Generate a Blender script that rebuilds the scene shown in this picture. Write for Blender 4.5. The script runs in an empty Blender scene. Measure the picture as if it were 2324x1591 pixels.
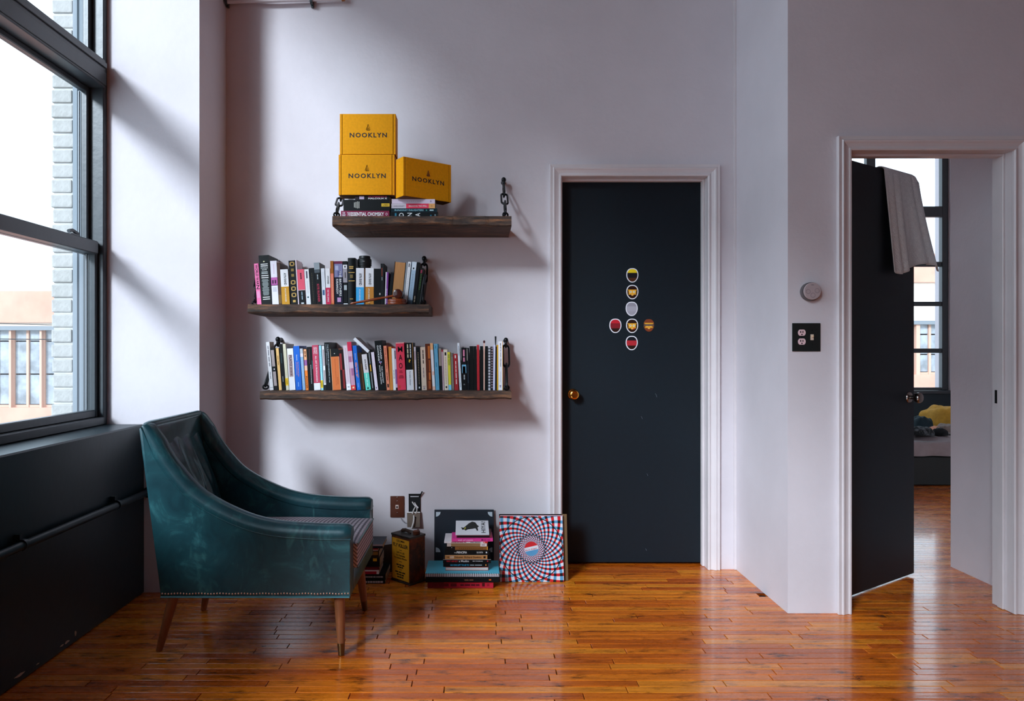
import bpy, bmesh, math, random
from mathutils import Matrix, Vector, Quaternion

# ------------------------------------------------------------------ camera, world, exposure
sc = bpy.context.scene
F, CX, CY, EYE = 1580.0, 1085.0, 795.5, 1.15      # focal length and vanishing point in pixels of the 2324x1591 frame
cam_d = bpy.data.cameras.new('camera')
cam_d.sensor_fit = 'HORIZONTAL'
cam_d.sensor_width = 36.0
cam_d.lens = F / 2324.0 * 36.0
cam_d.shift_x = (1162.0 - CX) / 2324.0
cam_d.clip_start = 0.05
cam_d.clip_end = 300
cam = bpy.data.objects.new('camera', cam_d)
cam.location = (0, 0, EYE)
cam.rotation_euler = (math.pi / 2, 0, 0)
sc.collection.objects.link(cam)
sc.camera = cam

world = bpy.data.worlds.new('overcast_sky')
sc.world = world
world.use_nodes = True
bg = world.node_tree.nodes['Background']
bg.inputs['Color'].default_value = (0.74, 0.87, 1.0, 1)
bg.inputs['Strength'].default_value = 2.3

sun_d = bpy.data.lights.new('veiled_sun', 'SUN')
sun_d.energy = 3.7
sun_d.angle = math.radians(13)
sun_d.color = (0.84, 0.91, 1.0)
sun = bpy.data.objects.new('veiled_sun', sun_d)
sun.rotation_euler = Vector((0.65, 1.0, -0.58)).to_track_quat('-Z', 'Y').to_euler()
sun.location = (-6, -8, 6)
sc.collection.objects.link(sun)

vs = sc.view_settings
vs.view_transform = 'Standard'
vs.look = 'None'
vs.exposure = 0.46
vs.gamma = 1.0
vs.use_curve_mapping = False

# ------------------------------------------------------------------ helpers
R = random.Random(7)
COL = sc.collection
PI = math.pi


def V(px, py, Y):
    """point at distance Y that stands at pixel (px, py) of the photograph"""
    return Vector(((px - CX) * Y / F, Y, EYE + (CY - py) * Y / F))


def XX(px, Y): return (px - CX) * Y / F
def ZZ(py, Y): return EYE + (CY - py) * Y / F


def lin(c):
    c = c / 255.0
    return c / 12.92 if c <= 0.04045 else ((c + 0.055) / 1.055) ** 2.4


def rgb(r, g, b, gain=1.0):
    return tuple(min(0.88, lin(v) * gain) for v in (r, g, b)) + (1,)


MATS = {}


def mat(name, col, rough=0.55, metal=0.0, spec=0.4, noise=0.0, nscale=8.0, bump=0.0, bscale=60.0, coat=0.0, stretch=None, col2=None, ramp=(0.35, 0.65), emit=0.0):
    if name in MATS:
        return MATS[name]
    m = bpy.data.materials.new(name)
    m.use_nodes = True
    nt = m.node_tree
    N, L = nt.nodes, nt.links
    p = N['Principled BSDF']
    p.inputs['Base Color'].default_value = col
    p.inputs['Roughness'].default_value = rough
    p.inputs['Metallic'].default_value = metal
    p.inputs['Specular IOR Level'].default_value = spec
    if coat:
        p.inputs['Coat Weight'].default_value = coat
        p.inputs['Coat Roughness'].default_value = 0.12
    if emit:
        p.inputs['Emission Color'].default_value = col
        p.inputs['Emission Strength'].default_value = emit
    if noise or col2 or bump:
        tc = N.new('ShaderNodeTexCoord')
        mp = N.new('ShaderNodeMapping')
        L.new(tc.outputs['Object'], mp.inputs['Vector'])
        if stretch:
            mp.inputs['Scale'].default_value = stretch
    if noise or col2:
        nz = N.new('ShaderNodeTexNoise')
        nz.inputs['Scale'].default_value = nscale
        nz.inputs['Detail'].default_value = 6
        nz.inputs['Roughness'].default_value = 0.6
        L.new(mp.outputs['Vector'], nz.inputs['Vector'])
        cr = N.new('ShaderNodeValToRGB')
        cr.color_ramp.elements[0].position = ramp[0]
        cr.color_ramp.elements[1].position = ramp[1]
        if col2:
            a, b = col, col2
        else:
            a = tuple(v * (1 - noise) for v in col[:3]) + (1,)
            b = tuple(min(1, v * (1 + noise)) for v in col[:3]) + (1,)
        cr.color_ramp.elements[0].color = a
        cr.color_ramp.elements[1].color = b
        L.new(nz.outputs['Fac'], cr.inputs['Fac'])
        L.new(cr.outputs['Color'], p.inputs['Base Color'])
    if bump:
        nb = N.new('ShaderNodeTexNoise')
        nb.inputs['Scale'].default_value = bscale
        nb.inputs['Detail'].default_value = 5
        L.new(mp.outputs['Vector'], nb.inputs['Vector'])
        bp = N.new('ShaderNodeBump')
        bp.inputs['Strength'].default_value = bump
        bp.inputs['Distance'].default_value = 0.01
        L.new(nb.outputs['Fac'], bp.inputs['Height'])
        L.new(bp.outputs['Normal'], p.inputs['Normal'])
    MATS[name] = m
    return m


def ink(r, g, b, gain=1.7, rough=0.5):
    """printed or painted colour as it looks in the photograph's soft light"""
    return mat('print_%d_%d_%d_%d' % (r, g, b, int(rough * 100)), rgb(r, g, b, gain), rough=rough, spec=0.18)


class MB:
    """collects geometry for ONE mesh object"""

    def __init__(self):
        self.bm = bmesh.new()

    def box(self, x0, y0, z0, x1, y1, z1, M=None):
        P = [(x0, y0, z0), (x1, y0, z0), (x1, y1, z0), (x0, y1, z0), (x0, y0, z1), (x1, y0, z1), (x1, y1, z1), (x0, y1, z1)]
        if M is not None:
            P = [M @ Vector(p) for p in P]
        v = [self.bm.verts.new(p) for p in P]
        for f in ((0, 3, 2, 1), (4, 5, 6, 7), (0, 1, 5, 4), (1, 2, 6, 5), (2, 3, 7, 6), (3, 0, 4, 7)):
            self.bm.faces.new([v[i] for i in f])
        return self

    def prism(self, poly, lo, hi, axis='Z', M=None):
        """polygon extruded along an axis; poly holds the two other coordinates in order"""
        def pt(a, b, h):
            p = {'X': (h, a, b), 'Y': (a, h, b), 'Z': (a, b, h)}[axis]
            return M @ Vector(p) if M is not None else p
        A = [self.bm.verts.new(pt(a, b, lo)) for a, b in poly]
        B = [self.bm.verts.new(pt(a, b, hi)) for a, b in poly]
        n = len(poly)
        self.bm.faces.new(A)
        self.bm.faces.new(B[::-1])
        for i in range(n):
            self.bm.faces.new([A[i], B[i], B[(i + 1) % n], A[(i + 1) % n]])
        return self

    def lathe(self, prof, seg=24, M=None, cap=True):
        """profile of (radius, height) turned about Z"""
        rings = []
        for r, z in prof:
            ring = []
            for i in range(seg):
                a = 2 * PI * i / seg
                p = Vector((r * math.cos(a), r * math.sin(a), z))
                ring.append(self.bm.verts.new(M @ p if M is not None else p))
            rings.append(ring)
        for a, b in zip(rings, rings[1:]):
            for i in range(seg):
                self.bm.faces.new([a[i], a[(i + 1) % seg], b[(i + 1) % seg], b[i]])
        if cap:
            self.bm.faces.new(rings[0][::-1])
            self.bm.faces.new(rings[-1])
        return self

    def tube(self, pts, r, seg=10, closed=False, cap=True, flat=None):
        pts = [Vector(p) for p in pts]
        n = len(pts)
        rr = r if isinstance(r, (list, tuple)) else [r] * n
        rings = []
        prev = None
        for i, p in enumerate(pts):
            if closed:
                t = (pts[(i + 1) % n] - pts[i - 1]).normalized()
            else:
                t = (pts[min(i + 1, n - 1)] - pts[max(i - 1, 0)]).normalized()
            if prev is None:
                up = Vector((0, 0, 1)) if abs(t.z) < 0.9 else Vector((1, 0, 0))
                a = t.cross(up).normalized()
            else:
                a = (prev - t * prev.dot(t)).normalized()
            prev = a
            b = t.cross(a)
            ring = []
            for k in range(seg):
                an = 2 * PI * k / seg
                ring.append(self.bm.verts.new(p + a * (math.cos(an) * rr[i]) + b * (math.sin(an) * rr[i] * (flat or 1))))
            rings.append(ring)
        pairs = list(zip(rings, rings[1:]))
        if closed:
            pairs.append((rings[-1], rings[0]))
        for A, B in pairs:
            for k in range(seg):
                self.bm.faces.new([A[k], A[(k + 1) % seg], B[(k + 1) % seg], B[k]])
        if cap and not closed:
            self.bm.faces.new(rings[0][::-1])
            self.bm.faces.new(rings[-1])
        return self

    def grid(self, fn, nu, nv, closed_u=False):
        g = [[self.bm.verts.new(fn(i / (nu if closed_u else nu - 1), j / (nv - 1))) for j in range(nv)] for i in range(nu)]
        for i in range(nu if closed_u else nu - 1):
            for j in range(nv - 1):
                a, b = g[i], g[(i + 1) % nu]
                self.bm.faces.new([a[j], b[j], b[j + 1], a[j + 1]])
        return g

    def ball(self, c, r, seg=12, sz=(1, 1, 1)):
        bmesh.ops.create_uvsphere(self.bm, u_segments=seg, v_segments=max(6, seg * 2 // 3), radius=1.0,
                                  matrix=Matrix.Translation(c) @ Matrix.Diagonal((r * sz[0], r * sz[1], r * sz[2], 1)))
        return self

    def bevel(self, w, seg=1, angle=30):
        bmesh.ops.recalc_face_normals(self.bm, faces=self.bm.faces)
        ed = [e for e in self.bm.edges if len(e.link_faces) == 2 and e.calc_face_angle(0) > math.radians(angle)]
        bmesh.ops.bevel(self.bm, geom=ed, offset=w, segments=seg, affect='EDGES', profile=0.6, clamp_overlap=True)
        return self

    def mesh(self, name, m=None, smooth=None):
        bmesh.ops.recalc_face_normals(self.bm, faces=self.bm.faces)
        me = bpy.data.meshes.new(name)
        self.bm.to_mesh(me)
        self.bm.free()
        if m is not None:
            me.materials.append(m)
        if smooth is not None:
            me.shade_smooth()
            if smooth < 180:
                me.set_sharp_from_angle(angle=math.radians(smooth))
        return me

    def build(self, name, m, parent=None, smooth=None, loc=None):
        return link(name, self.mesh(name, m, smooth), parent, loc)


def link(name, me, parent=None, loc=None):
    o = bpy.data.objects.new(name, me)
    COL.objects.link(o)
    if parent is not None:
        o.parent = parent
    if loc is not None:
        o.location = loc
    return o


def tag(o, label=None, cat=None, group=None, kind=None):
    if label: o['label'] = label
    if cat: o['category'] = cat
    if group: o['group'] = group
    if kind: o['kind'] = kind
    return o


def empty(name, loc=(0, 0, 0), rot=(0, 0, 0)):
    o = bpy.data.objects.new(name, None)
    o.empty_display_size = 0.05
    o.location = loc
    o.rotation_euler = rot
    COL.objects.link(o)
    return o


def thing(name, label, cat, loc=(0, 0, 0), rot=(0, 0, 0), group=None):
    return tag(empty(name, loc, rot), label, cat, group)


def struct(o):
    o['kind'] = 'structure'
    return o


def ringpts(n, rx, ry, M):
    return [M @ Vector((rx * math.cos(2 * PI * i / n), ry * math.sin(2 * PI * i / n), 0)) for i in range(n)]


# writing is gathered here and turned into meshes together at the end
TEXTS = []
DOWN = Matrix(((0, 1, 0, 0), (0, 0, -1, 0), (-1, 0, 0, 0), (0, 0, 0, 1)))     # reads from top to bottom on a face towards -Y
ACROSS = Matrix(((1, 0, 0, 0), (0, 0, -1, 0), (0, 1, 0, 0), (0, 0, 0, 1)))
UP = Matrix(((0, -1, 0, 0), (0, 0, -1, 0), (1, 0, 0, 0), (0, 0, 0, 1)))


def text(s, parent, M, w, h, m, name='lettering'):
    TEXTS.append((s, parent, M @ Matrix.Diagonal((w, h, 1, 1)), m, name))


def build_texts():
    uniq = {}
    for s, *_ in TEXTS:
        if s in uniq:
            continue
        cu = bpy.data.curves.new('lettering', 'FONT')
        cu.body = s
        cu.resolution_u = 2
        cu.align_x = 'LEFT'
        cu.space_line = 0.85
        if '\n' in s:
            cu.align_x = 'CENTER'
        cu.offset = 0.012
        if s in ('NOOKLYN', 'MALCOLM X', 'ESSENTIAL CHOMSKY', 'FLY KILLER'):
            cu.offset = 0.024
        if s == 'NOOKLYN':
            cu.space_character = 1.22
        o = bpy.data.objects.new('lettering', cu)
        COL.objects.link(o)
        uniq[s] = o
    bpy.context.view_layer.update()
    dg = bpy.context.evaluated_depsgraph_get()
    meshes = {}
    for s, o in uniq.items():
        me = bpy.data.meshes.new_from_object(o.evaluated_get(dg))
        xs = [v.co.x for v in me.vertices]
        ys = [v.co.y for v in me.vertices]
        x0, x1, y0, y1 = min(xs), max(xs), min(ys), max(ys)
        for v in me.vertices:
            v.co.x = (v.co.x - x0) / (x1 - x0)
            v.co.y = (v.co.y - y0) / max(1e-6, y1 - y0)
            v.co.z = 0
        me.materials.clear()
        meshes[s] = me
    for o in uniq.values():
        cu = o.data
        bpy.data.objects.remove(o)
        bpy.data.curves.remove(cu)
    byk = {}
    for s, parent, M, m, name in TEXTS:
        k = (s, m.name)
        if k not in byk:
            me = meshes[s].copy()
            me.name = 'lettering'
            me.materials.append(m)
            byk[k] = me
        o = link(name, byk[k], parent)
        o.matrix_local = M

# ------------------------------------------------------------------ the room
YB = 3.66            # back wall
YP = 3.31            # front of the pier beside the window
XP = -1.325          # side of that pier
XL = -1.586          # dark wall under the window
YR = 3.046           # wall with the open door
XJ = 1.355           # return between back wall and that wall
ZC = 4.20            # ceiling
SILL = 0.80
HEAD = 3.85

M_WALL = mat('white_wall_paint', (0.70, 0.652, 0.688, 1), rough=0.62, spec=0.3, noise=0.03, nscale=3, bump=0.12, bscale=35)
M_TRIM = mat('white_gloss_trim', (0.72, 0.665, 0.68, 1), rough=0.34, spec=0.5, noise=0.03, nscale=6)
M_DARK = mat('dark_blue_black_paint', (0.009, 0.022, 0.030, 1), rough=0.40, spec=0.4, bump=0.06, bscale=30)
M_DOOR = mat('dark_slate_door_paint', (0.004, 0.0095, 0.015, 1), rough=0.5, spec=0.3, noise=0.1, nscale=40)
M_STEEL = mat('dark_painted_steel', (0.040, 0.049, 0.057, 1), rough=0.36, spec=0.5, bump=0.08, bscale=25)
M_ALU = mat('weathered_grey_frame', (0.22, 0.24, 0.26, 1), rough=0.4, spec=0.5)
M_CEIL = mat('warm_bounce_ceiling', rgb(140, 98, 90), rough=0.7, noise=0.2, nscale=4, stretch=(0.5, 6, 1))  # unseen ceiling; brown tint invented to bounce warm light onto the walls
M_FRONT = mat('warm_bounce_wall', rgb(166, 106, 98), rough=0.85, noise=0.15, nscale=10)  # walls out of view; reddish tint picked to throw warm fill back
M_CHIP = mat('bare_plaster_chip', rgb(190, 165, 145), rough=0.9)


def glass_material():
    m = bpy.data.materials.new('window_glass')
    m.use_nodes = True
    nt = m.node_tree
    nt.nodes.clear()
    out = nt.nodes.new('ShaderNodeOutputMaterial')
    mix = nt.nodes.new('ShaderNodeMixShader')
    tr = nt.nodes.new('ShaderNodeBsdfTransparent')
    tr.inputs['Color'].default_value = (0.93, 0.96, 0.97, 1)
    gl = nt.nodes.new('ShaderNodeBsdfGlossy')
    gl.inputs['Roughness'].default_value = 0.02
    lw = nt.nodes.new('ShaderNodeLayerWeight')
    pw = nt.nodes.new('ShaderNodeMath'); pw.operation = 'POWER'; pw.inputs[1].default_value = 5.0
    fr = nt.nodes.new('ShaderNodeMath'); fr.operation = 'MULTIPLY_ADD'; fr.inputs[1].default_value = 0.95; fr.inputs[2].default_value = 0.03
    nt.links.new(lw.outputs['Facing'], pw.inputs[0])
    nt.links.new(pw.outputs[0], fr.inputs[0])
    nt.links.new(fr.outputs[0], mix.inputs[0])
    nt.links.new(tr.outputs[0], mix.inputs[1])
    nt.links.new(gl.outputs[0], mix.inputs[2])
    nt.links.new(mix.outputs[0], out.inputs['Surface'])
    return m


M_GLASS = glass_material()


def floor_material():
    m = bpy.data.materials.new('varnished_maple_strip')
    m.use_nodes = True
    nt = m.node_tree
    N, L = nt.nodes, nt.links
    p = N['Principled BSDF']
    geo = N.new('ShaderNodeNewGeometry')
    oi = N.new('ShaderNodeObjectInfo')
    add = N.new('ShaderNodeMath'); add.operation = 'ADD'
    L.new(oi.outputs['Random'], add.inputs[0]); L.new(geo.outputs['Random Per Island'], add.inputs[1])
    fr = N.new('ShaderNodeMath'); fr.operation = 'FRACT'
    L.new(add.outputs[0], fr.inputs[0])
    # grain, moved about from strip to strip
    off = N.new('ShaderNodeVectorMath'); off.operation = 'SCALE'
    cmb = N.new('ShaderNodeCombineXYZ')
    L.new(fr.outputs[0], cmb.inputs[0]); L.new(fr.outputs[0], cmb.inputs[2])
    L.new(cmb.outputs[0], off.inputs[0]); off.inputs['Scale'].default_value = 37.0
    ad = N.new('ShaderNodeVectorMath'); ad.operation = 'ADD'
    L.new(geo.outputs['Position'], ad.inputs[0]); L.new(off.outputs[0], ad.inputs[1])
    mp = N.new('ShaderNodeMapping'); mp.inputs['Scale'].default_value = (2.2, 42, 42)
    L.new(ad.outputs[0], mp.inputs['Vector'])
    g = N.new('ShaderNodeTexNoise'); g.inputs['Scale'].default_value = 1.6; g.inputs['Detail'].default_value = 8; g.inputs['Roughness'].default_value = 0.68
    L.new(mp.outputs[0], g.inputs['Vector'])
    base = N.new('ShaderNodeValToRGB')
    e = base.color_ramp.elements
    e[0].position = 0.0; e[0].color = rgb(196, 90, 20)
    e[1].position = 1.0; e[1].color = rgb(246, 146, 40)
    k = base.color_ramp.elements.new(0.30); k.color = rgb(218, 108, 22)
    k = base.color_ramp.elements.new(0.65); k.color = rgb(238, 130, 30)
    L.new(fr.outputs[0], base.inputs['Fac'])
    gr = N.new('ShaderNodeValToRGB')
    gr.color_ramp.elements[0].position = 0.28; gr.color_ramp.elements[0].color = (0.50, 0.42, 0.34, 1)
    gr.color_ramp.elements[1].position = 0.62; gr.color_ramp.elements[1].color = (1.05, 1.05, 1.0, 1)
    L.new(g.outputs['Fac'], gr.inputs['Fac'])
    mul = N.new('ShaderNodeMixRGB'); mul.blend_type = 'MULTIPLY'; mul.inputs[0].default_value = 1.0
    L.new(base.outputs['Color'], mul.inputs[1]); L.new(gr.outputs['Color'], mul.inputs[2])
    # black stains and burns that run across several strips
    sp = N.new('ShaderNodeMapping'); sp.inputs['Scale'].default_value = (1.0, 3.2, 1)
    L.new(geo.outputs['Position'], sp.inputs['Vector'])
    s = N.new('ShaderNodeTexNoise'); s.inputs['Scale'].default_value = 6.5; s.inputs['Detail'].default_value = 9; s.inputs['Roughness'].default_value = 0.75
    L.new(sp.outputs[0], s.inputs['Vector'])
    sr = N.new('ShaderNodeValToRGB')
    sr.color_ramp.elements[0].position = 0.335; sr.color_ramp.elements[0].color = (0.12, 0.09, 0.08, 1)
    sr.color_ramp.elements[1].position = 0.465; sr.color_ramp.elements[1].color = (1, 1, 1, 1)
    L.new(s.outputs['Fac'], sr.inputs['Fac'])
    mul2 = N.new('ShaderNodeMixRGB'); mul2.blend_type = 'MULTIPLY'; mul2.inputs[0].default_value = 1.0
    L.new(mul.outputs[0], mul2.inputs[1]); L.new(sr.outputs['Color'], mul2.inputs[2])
    L.new(mul2.outputs[0], p.inputs['Base Color'])
    rr = N.new('ShaderNodeMapRange')
    rr.inputs['From Min'].default_value = 0.3; rr.inputs['From Max'].default_value = 0.7
    rr.inputs['To Min'].default_value = 0.20; rr.inputs['To Max'].default_value = 0.34
    L.new(s.outputs['Fac'], rr.inputs['Value'])
    L.new(rr.outputs[0], p.inputs['Roughness'])
    p.inputs['Specular IOR Level'].default_value = 0.5
    p.inputs['Coat Weight'].default_value = 0.5
    p.inputs['Coat Roughness'].default_value = 0.07
    bp = N.new('ShaderNodeBump'); bp.inputs['Strength'].default_value = 0.12; bp.inputs['Distance'].default_value = 0.004
    w = N.new('ShaderNodeTexNoise'); w.inputs['Scale'].default_value = 1.0; w.inputs['Detail'].default_value = 3
    wm = N.new('ShaderNodeMapping'); wm.inputs['Scale'].default_value = (3, 22, 1)
    L.new(ad.outputs[0], wm.inputs['Vector']); L.new(wm.outputs[0], w.inputs['Vector'])
    L.new(w.outputs['Fac'], bp.inputs['Height']); L.new(bp.outputs['Normal'], p.inputs['Normal'])
    L.new(bp.outputs['Normal'], p.inputs['Coat Normal'])
    return m


M_FLOOR = floor_material()
M_GAP = mat('dark_dirt_between_strips', (0.012, 0.008, 0.006, 1), rough=0.9)

# floor: a dark base with strips laid on it; the strips in view are pieces of their own
floor = struct(MB().box(-1.60, -3.6, -0.05, 6.1, 7.45, -0.012).build('floor', M_GAP))
W = 0.0435
LENS = [0.30, 0.40, 0.50, 0.62, 0.78]


def strip_mesh(Ln):
    return MB().box(0.0016, 0.0012, -0.012, Ln - 0.0016, W - 0.0012, 0).bevel(0.0009).mesh('floor_strip', M_FLOOR)


strips = {l: strip_mesh(l) for l in LENS}
y0, rows = 2.21, 31
ENDS = []
for r in range(rows):
    x = -1.60 - R.random() * 0.05
    xend = 2.0 + 0.030 * r if y0 + r * W < 3.0 else 2.5
    if y0 + r * W > 3.2: xend = 1.30
    last = None
    while x < xend:
        l = R.choice([q for q in LENS if q != last])
        last = l
        o = link('floor_strip', strips[l], floor, (x, y0 + r * W, -0.0006 * R.random()))
        x += l
    ENDS.append((x, 3.5, y0 + r * W, y0 + (r + 1) * W))


def more_strips(regions):
    mb = MB()
    for xa, xb, ya, yb in regions:
        y = ya
        while y < yb - 0.01:
            x = xa - R.random() * 0.3
            while x < xb:
                l = R.uniform(0.35, 0.95)
                a, b = max(xa, x + 0.0009), min(xb, x + l - 0.0009)
                if b - a > 0.01:
                    mb.box(a, y + 0.0009, -0.012, b, min(yb, y + W) - 0.0009, 0)
                x += l
            y += W
    return mb.build('floor_strips', M_FLOOR, floor)


ys = y0 + rows * W
fs = more_strips([(-1.6, 6.0, -3.5, y0), (-1.6, 1.36, ys, 3.80), (1.36, 6.0, y0 + 23 * W, 7.4), (3.5, 6.0, y0, y0 + 23 * W)] + ENDS[:23])
tag(fs, 'narrow brown floor strips running on beyond the doorway', kind='stuff')

# ceiling and far side of the room
struct(MB().box(-2.0, -3.6, ZC, 6.2, 7.6, ZC + 0.1).build('ceiling', M_CEIL))
struct(MB().box(-2.0, -3.7, 0, 4.7, -3.58, ZC).build('wall_front', M_FRONT))
struct(MB().box(4.6, -3.6, 0, 4.72, YR, ZC).build('wall_far_right', M_FRONT))

# closet doorway in the back wall
DX0, DX1, DZ = XX(1275, 3.64), XX(1608, 3.64), ZZ(399, 3.64)
wall_back = struct(MB().prism([(XP - 0.2, 0), (DX0 - 0.02, 0), (DX0 - 0.02, DZ + 0.02), (DX1 + 0.02, DZ + 0.02), (DX1 + 0.02, 0), (XJ, 0), (XJ, ZC), (XP - 0.2, ZC)], YB, YB + 0.12, 'Y').build('wall_back', M_WALL))

struct(MB().prism([(DX0 - 0.3, YB + 0.12), (DX0 - 0.3, YB + 0.9), (DX1 + 0.09, YB + 0.9), (DX1 + 0.09, YB + 0.12), (DX1 + 0.12, YB + 0.12), (DX1 + 0.12, YB + 0.93), (DX0 - 0.33, YB + 0.93), (DX0 - 0.33, YB + 0.12)], 0, ZC, 'Z').build('wall_closet', M_WALL))
# wall with the bedroom doorway, and the return that joins it to the back wall
BX0, BX1, BZ = XX(1930, YR), XX(2297, YR), ZZ(343, YR)
struct(MB().prism([(XJ, 0), (BX0 - 0.02, 0), (BX0 - 0.02, BZ + 0.02), (BX1 + 0.02, BZ + 0.02), (BX1 + 0.02, 0), (4.6, 0), (4.6, ZC), (XJ, ZC)], YR, YR + 0.12, 'Y').build('wall_right', M_WALL))
struct(MB().box(XJ, YR + 0.12, 0, XJ + 0.12, 7.4, ZC).build('wall_return', M_WALL))
struct(MB().box(2.515, YR + 0.12, 0, 2.66, 3.705, ZC).build('wall_bedroom_stub', M_WALL))
struct(MB().box(5.9, 3.2, 0, 6.05, 7.4, ZC).build('wall_bedroom_right', M_WALL))


def casing(name, x0, x1, zt, yf, prof, label=None, reveal=0.006):
    """three mitred mouldings round a doorway; prof = (distance from the opening, how far it stands out)"""
    root = struct(empty(name, (0, yf, 0)))
    x0 -= reveal * 0; x1 += reveal * 0

    def loft(nm, A, B):
        mb = MB()
        a = [mb.bm.verts.new(p) for p in A]
        b = [mb.bm.verts.new(p) for p in B]
        n = len(a)
        mb.bm.faces.new(a); mb.bm.faces.new(b[::-1])
        for i in range(n):
            mb.bm.faces.new([a[i], b[i], b[(i + 1) % n], a[(i + 1) % n]])
        mb.build(nm, M_TRIM, root)
    loft('side_casing', [(x0 - d, -p, 0.001) for d, p in prof], [(x0 - d, -p, zt + d) for d, p in prof])
    loft('head_casing', [(x0 - d, -p, zt + d) for d, p in prof], [(x1 + d, -p, zt + d) for d, p in prof])
    loft('side_casing', [(x1 + d, -p, 0.001) for d, p in prof], [(x1 + d, -p, zt + d) for d, p in prof])
    return root


PROF = [(0.0, 0.0005), (0.0, 0.012), (0.004, 0.016), (0.010, 0.016), (0.012, 0.011), (0.018, 0.012), (0.030, 0.017), (0.036, 0.022), (0.042, 0.0235),
        (0.046, 0.018), (0.050, 0.019), (0.060, 0.021), (0.0615, 0.013), (0.0615, 0.0005)]
casing('trim_1', DX0, DX1, DZ, YB, PROF)
casing('trim_2', BX0, BX1, BZ, YR, PROF)


def jamb(name, x0, x1, zt, ya, yb, stop):
    root = struct(empty(name, (0, 0, 0)))
    MB().box(x0 - 0.019, ya, 0.001, x0, yb, zt + 0.019).build('side_jamb', M_TRIM, root)
    MB().box(x1, ya, 0.001, x1 + 0.019, yb, zt + 0.019).build('side_jamb', M_TRIM, root)
    MB().box(x0, ya, zt, x1, yb, zt + 0.019).build('head_jamb', M_TRIM, root)
    s0, s1 = stop
    MB().box(x1 - 0.011, s0, 0.001, x1, s1, zt).bevel(0.002).build('door_stop', M_TRIM, root)
    MB().box(x0, s0, 0.001, x0 + 0.011, s1, zt).bevel(0.002).build('door_stop', M_TRIM, root)
    MB().box(x0 + 0.011, s0, zt - 0.011, x1 - 0.011, s1, zt).bevel(0.002).build('door_stop', M_TRIM, root)
    return root


jamb('trim_3', DX0, DX1, DZ, YB + 0.0005, YB + 0.118, (YB + 0.045, YB + 0.078))
bj = jamb('trim_4', BX0, BX1, BZ, YR + 0.0005, YR + 0.118, (YR + 0.04, YR + 0.075))
strike = MB().prism([(0, 0), (0.02, 0.0), (0.02, 0.06), (0, 0.06)], BX1 - 0.0015, BX1 + 0.001, 'X', Matrix.Translation((0, YR + 0.081, ZZ(917, 3.1)))).build('strike_plate', mat('black_iron', (0.012, 0.012, 0.014, 1), rough=0.4, metal=0.6), bj)
strike['label'] = 'small black strike plate on the white jamb'
# narrow mouldings running down the inner corner beside the closet
struct(MB().box(XJ - 0.012, YB - 0.012, 0.001, XJ - 0.0005, YB - 0.0005, ZC - 0.01).build('trim_5', M_TRIM))

# closet door
M_BRASS = mat('polished_brass', rgb(225, 160, 70), rough=0.16, metal=1.0)
d1 = struct(empty('door_1', ((DX0 + DX1) / 2, YB + 0.08, 0)))
hw = (DX1 - DX0) / 2 - 0.003
MB().box(-hw, 0, 0.012, hw, 0.035, DZ - 0.003).bevel(0.0015).build('slab', M_DOOR, d1)
kx, kz = XX(1302, YB + 0.05) - d1.location.x, ZZ(896, YB + 0.03)
Mk = Matrix.Translation((kx, 0, kz)) @ Matrix.Rotation(PI / 2, 4, 'X')
MB().lathe([(0.030, 0.0), (0.030, 0.003), (0.027, 0.007), (0.016, 0.009)], 28, Mk).build('rosette', M_BRASS, d1, smooth=40)
kn = MB().lathe([(0.0115, 0.009), (0.0115, 0.026), (0.016, 0.030), (0.024, 0.036), (0.0275, 0.045), (0.0265, 0.054), (0.022, 0.060), (0.016, 0.0615), (0.015, 0.0595), (0.008, 0.0585), (0.001, 0.0585)], 28, Mk).build('knob', M_BRASS, d1, smooth=40)
kn['label'] = 'round polished brass knob'
# scuffs on the slab
for (a, b, c) in ((1487, 893, 1.0), (1455, 945, 0.7), (1468, 1075, 0.6), (1465, 1245, 0.6)):
    p = V(a, b, YB + 0.08) - Vector(d1.location)
    MB().tube([(p.x, -0.0004, p.z), (p.x + 0.006 * c, -0.0004, p.z - 0.009 * c), (p.x + 0.009 * c, -0.0004, p.z - 0.02 * c)], 0.0007, 5).build('scratch', mat('pale_scratch', rgb(120, 130, 140)), d1)

# bedroom door, standing ajar into the bedroom
d2 = struct(empty('door_2', (BX0 + 0.012, YR + 0.118, 0), (0, 0, math.radians(33.5))))
DW = BX1 - BX0 - 0.006
MB().box(0, 0.002, 0.014, DW, 0.037, 2.032).bevel(0.0015).build('slab', M_DOOR, d2)
M_NICKEL = mat('tarnished_nickel', rgb(150, 140, 135), rough=0.22, metal=1.0)
for s in (-1, 1):
    Mk = Matrix.Translation((DW - 0.055, 0.002 if s < 0 else 0.037, ZZ(901, 3.55))) @ Matrix.Rotation(PI / 2 * -s, 4, 'X')
    MB().lathe([(0.029, 0.0), (0.029, 0.003), (0.025, 0.008), (0.014, 0.010)], 24, Mk).build('rosette', M_NICKEL, d2, smooth=40)
    MB().lathe([(0.010, 0.010), (0.010, 0.026), (0.020, 0.032), (0.026, 0.043), (0.026, 0.052), (0.020, 0.061), (0.010, 0.064), (0.001, 0.064)], 24, Mk).build('knob', M_NICKEL, d2, smooth=40)
MB().box(DW - 0.0005, 0.010, 0.98, DW + 0.001, 0.030, 1.04).build('latch_plate', M_NICKEL, d2)

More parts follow.
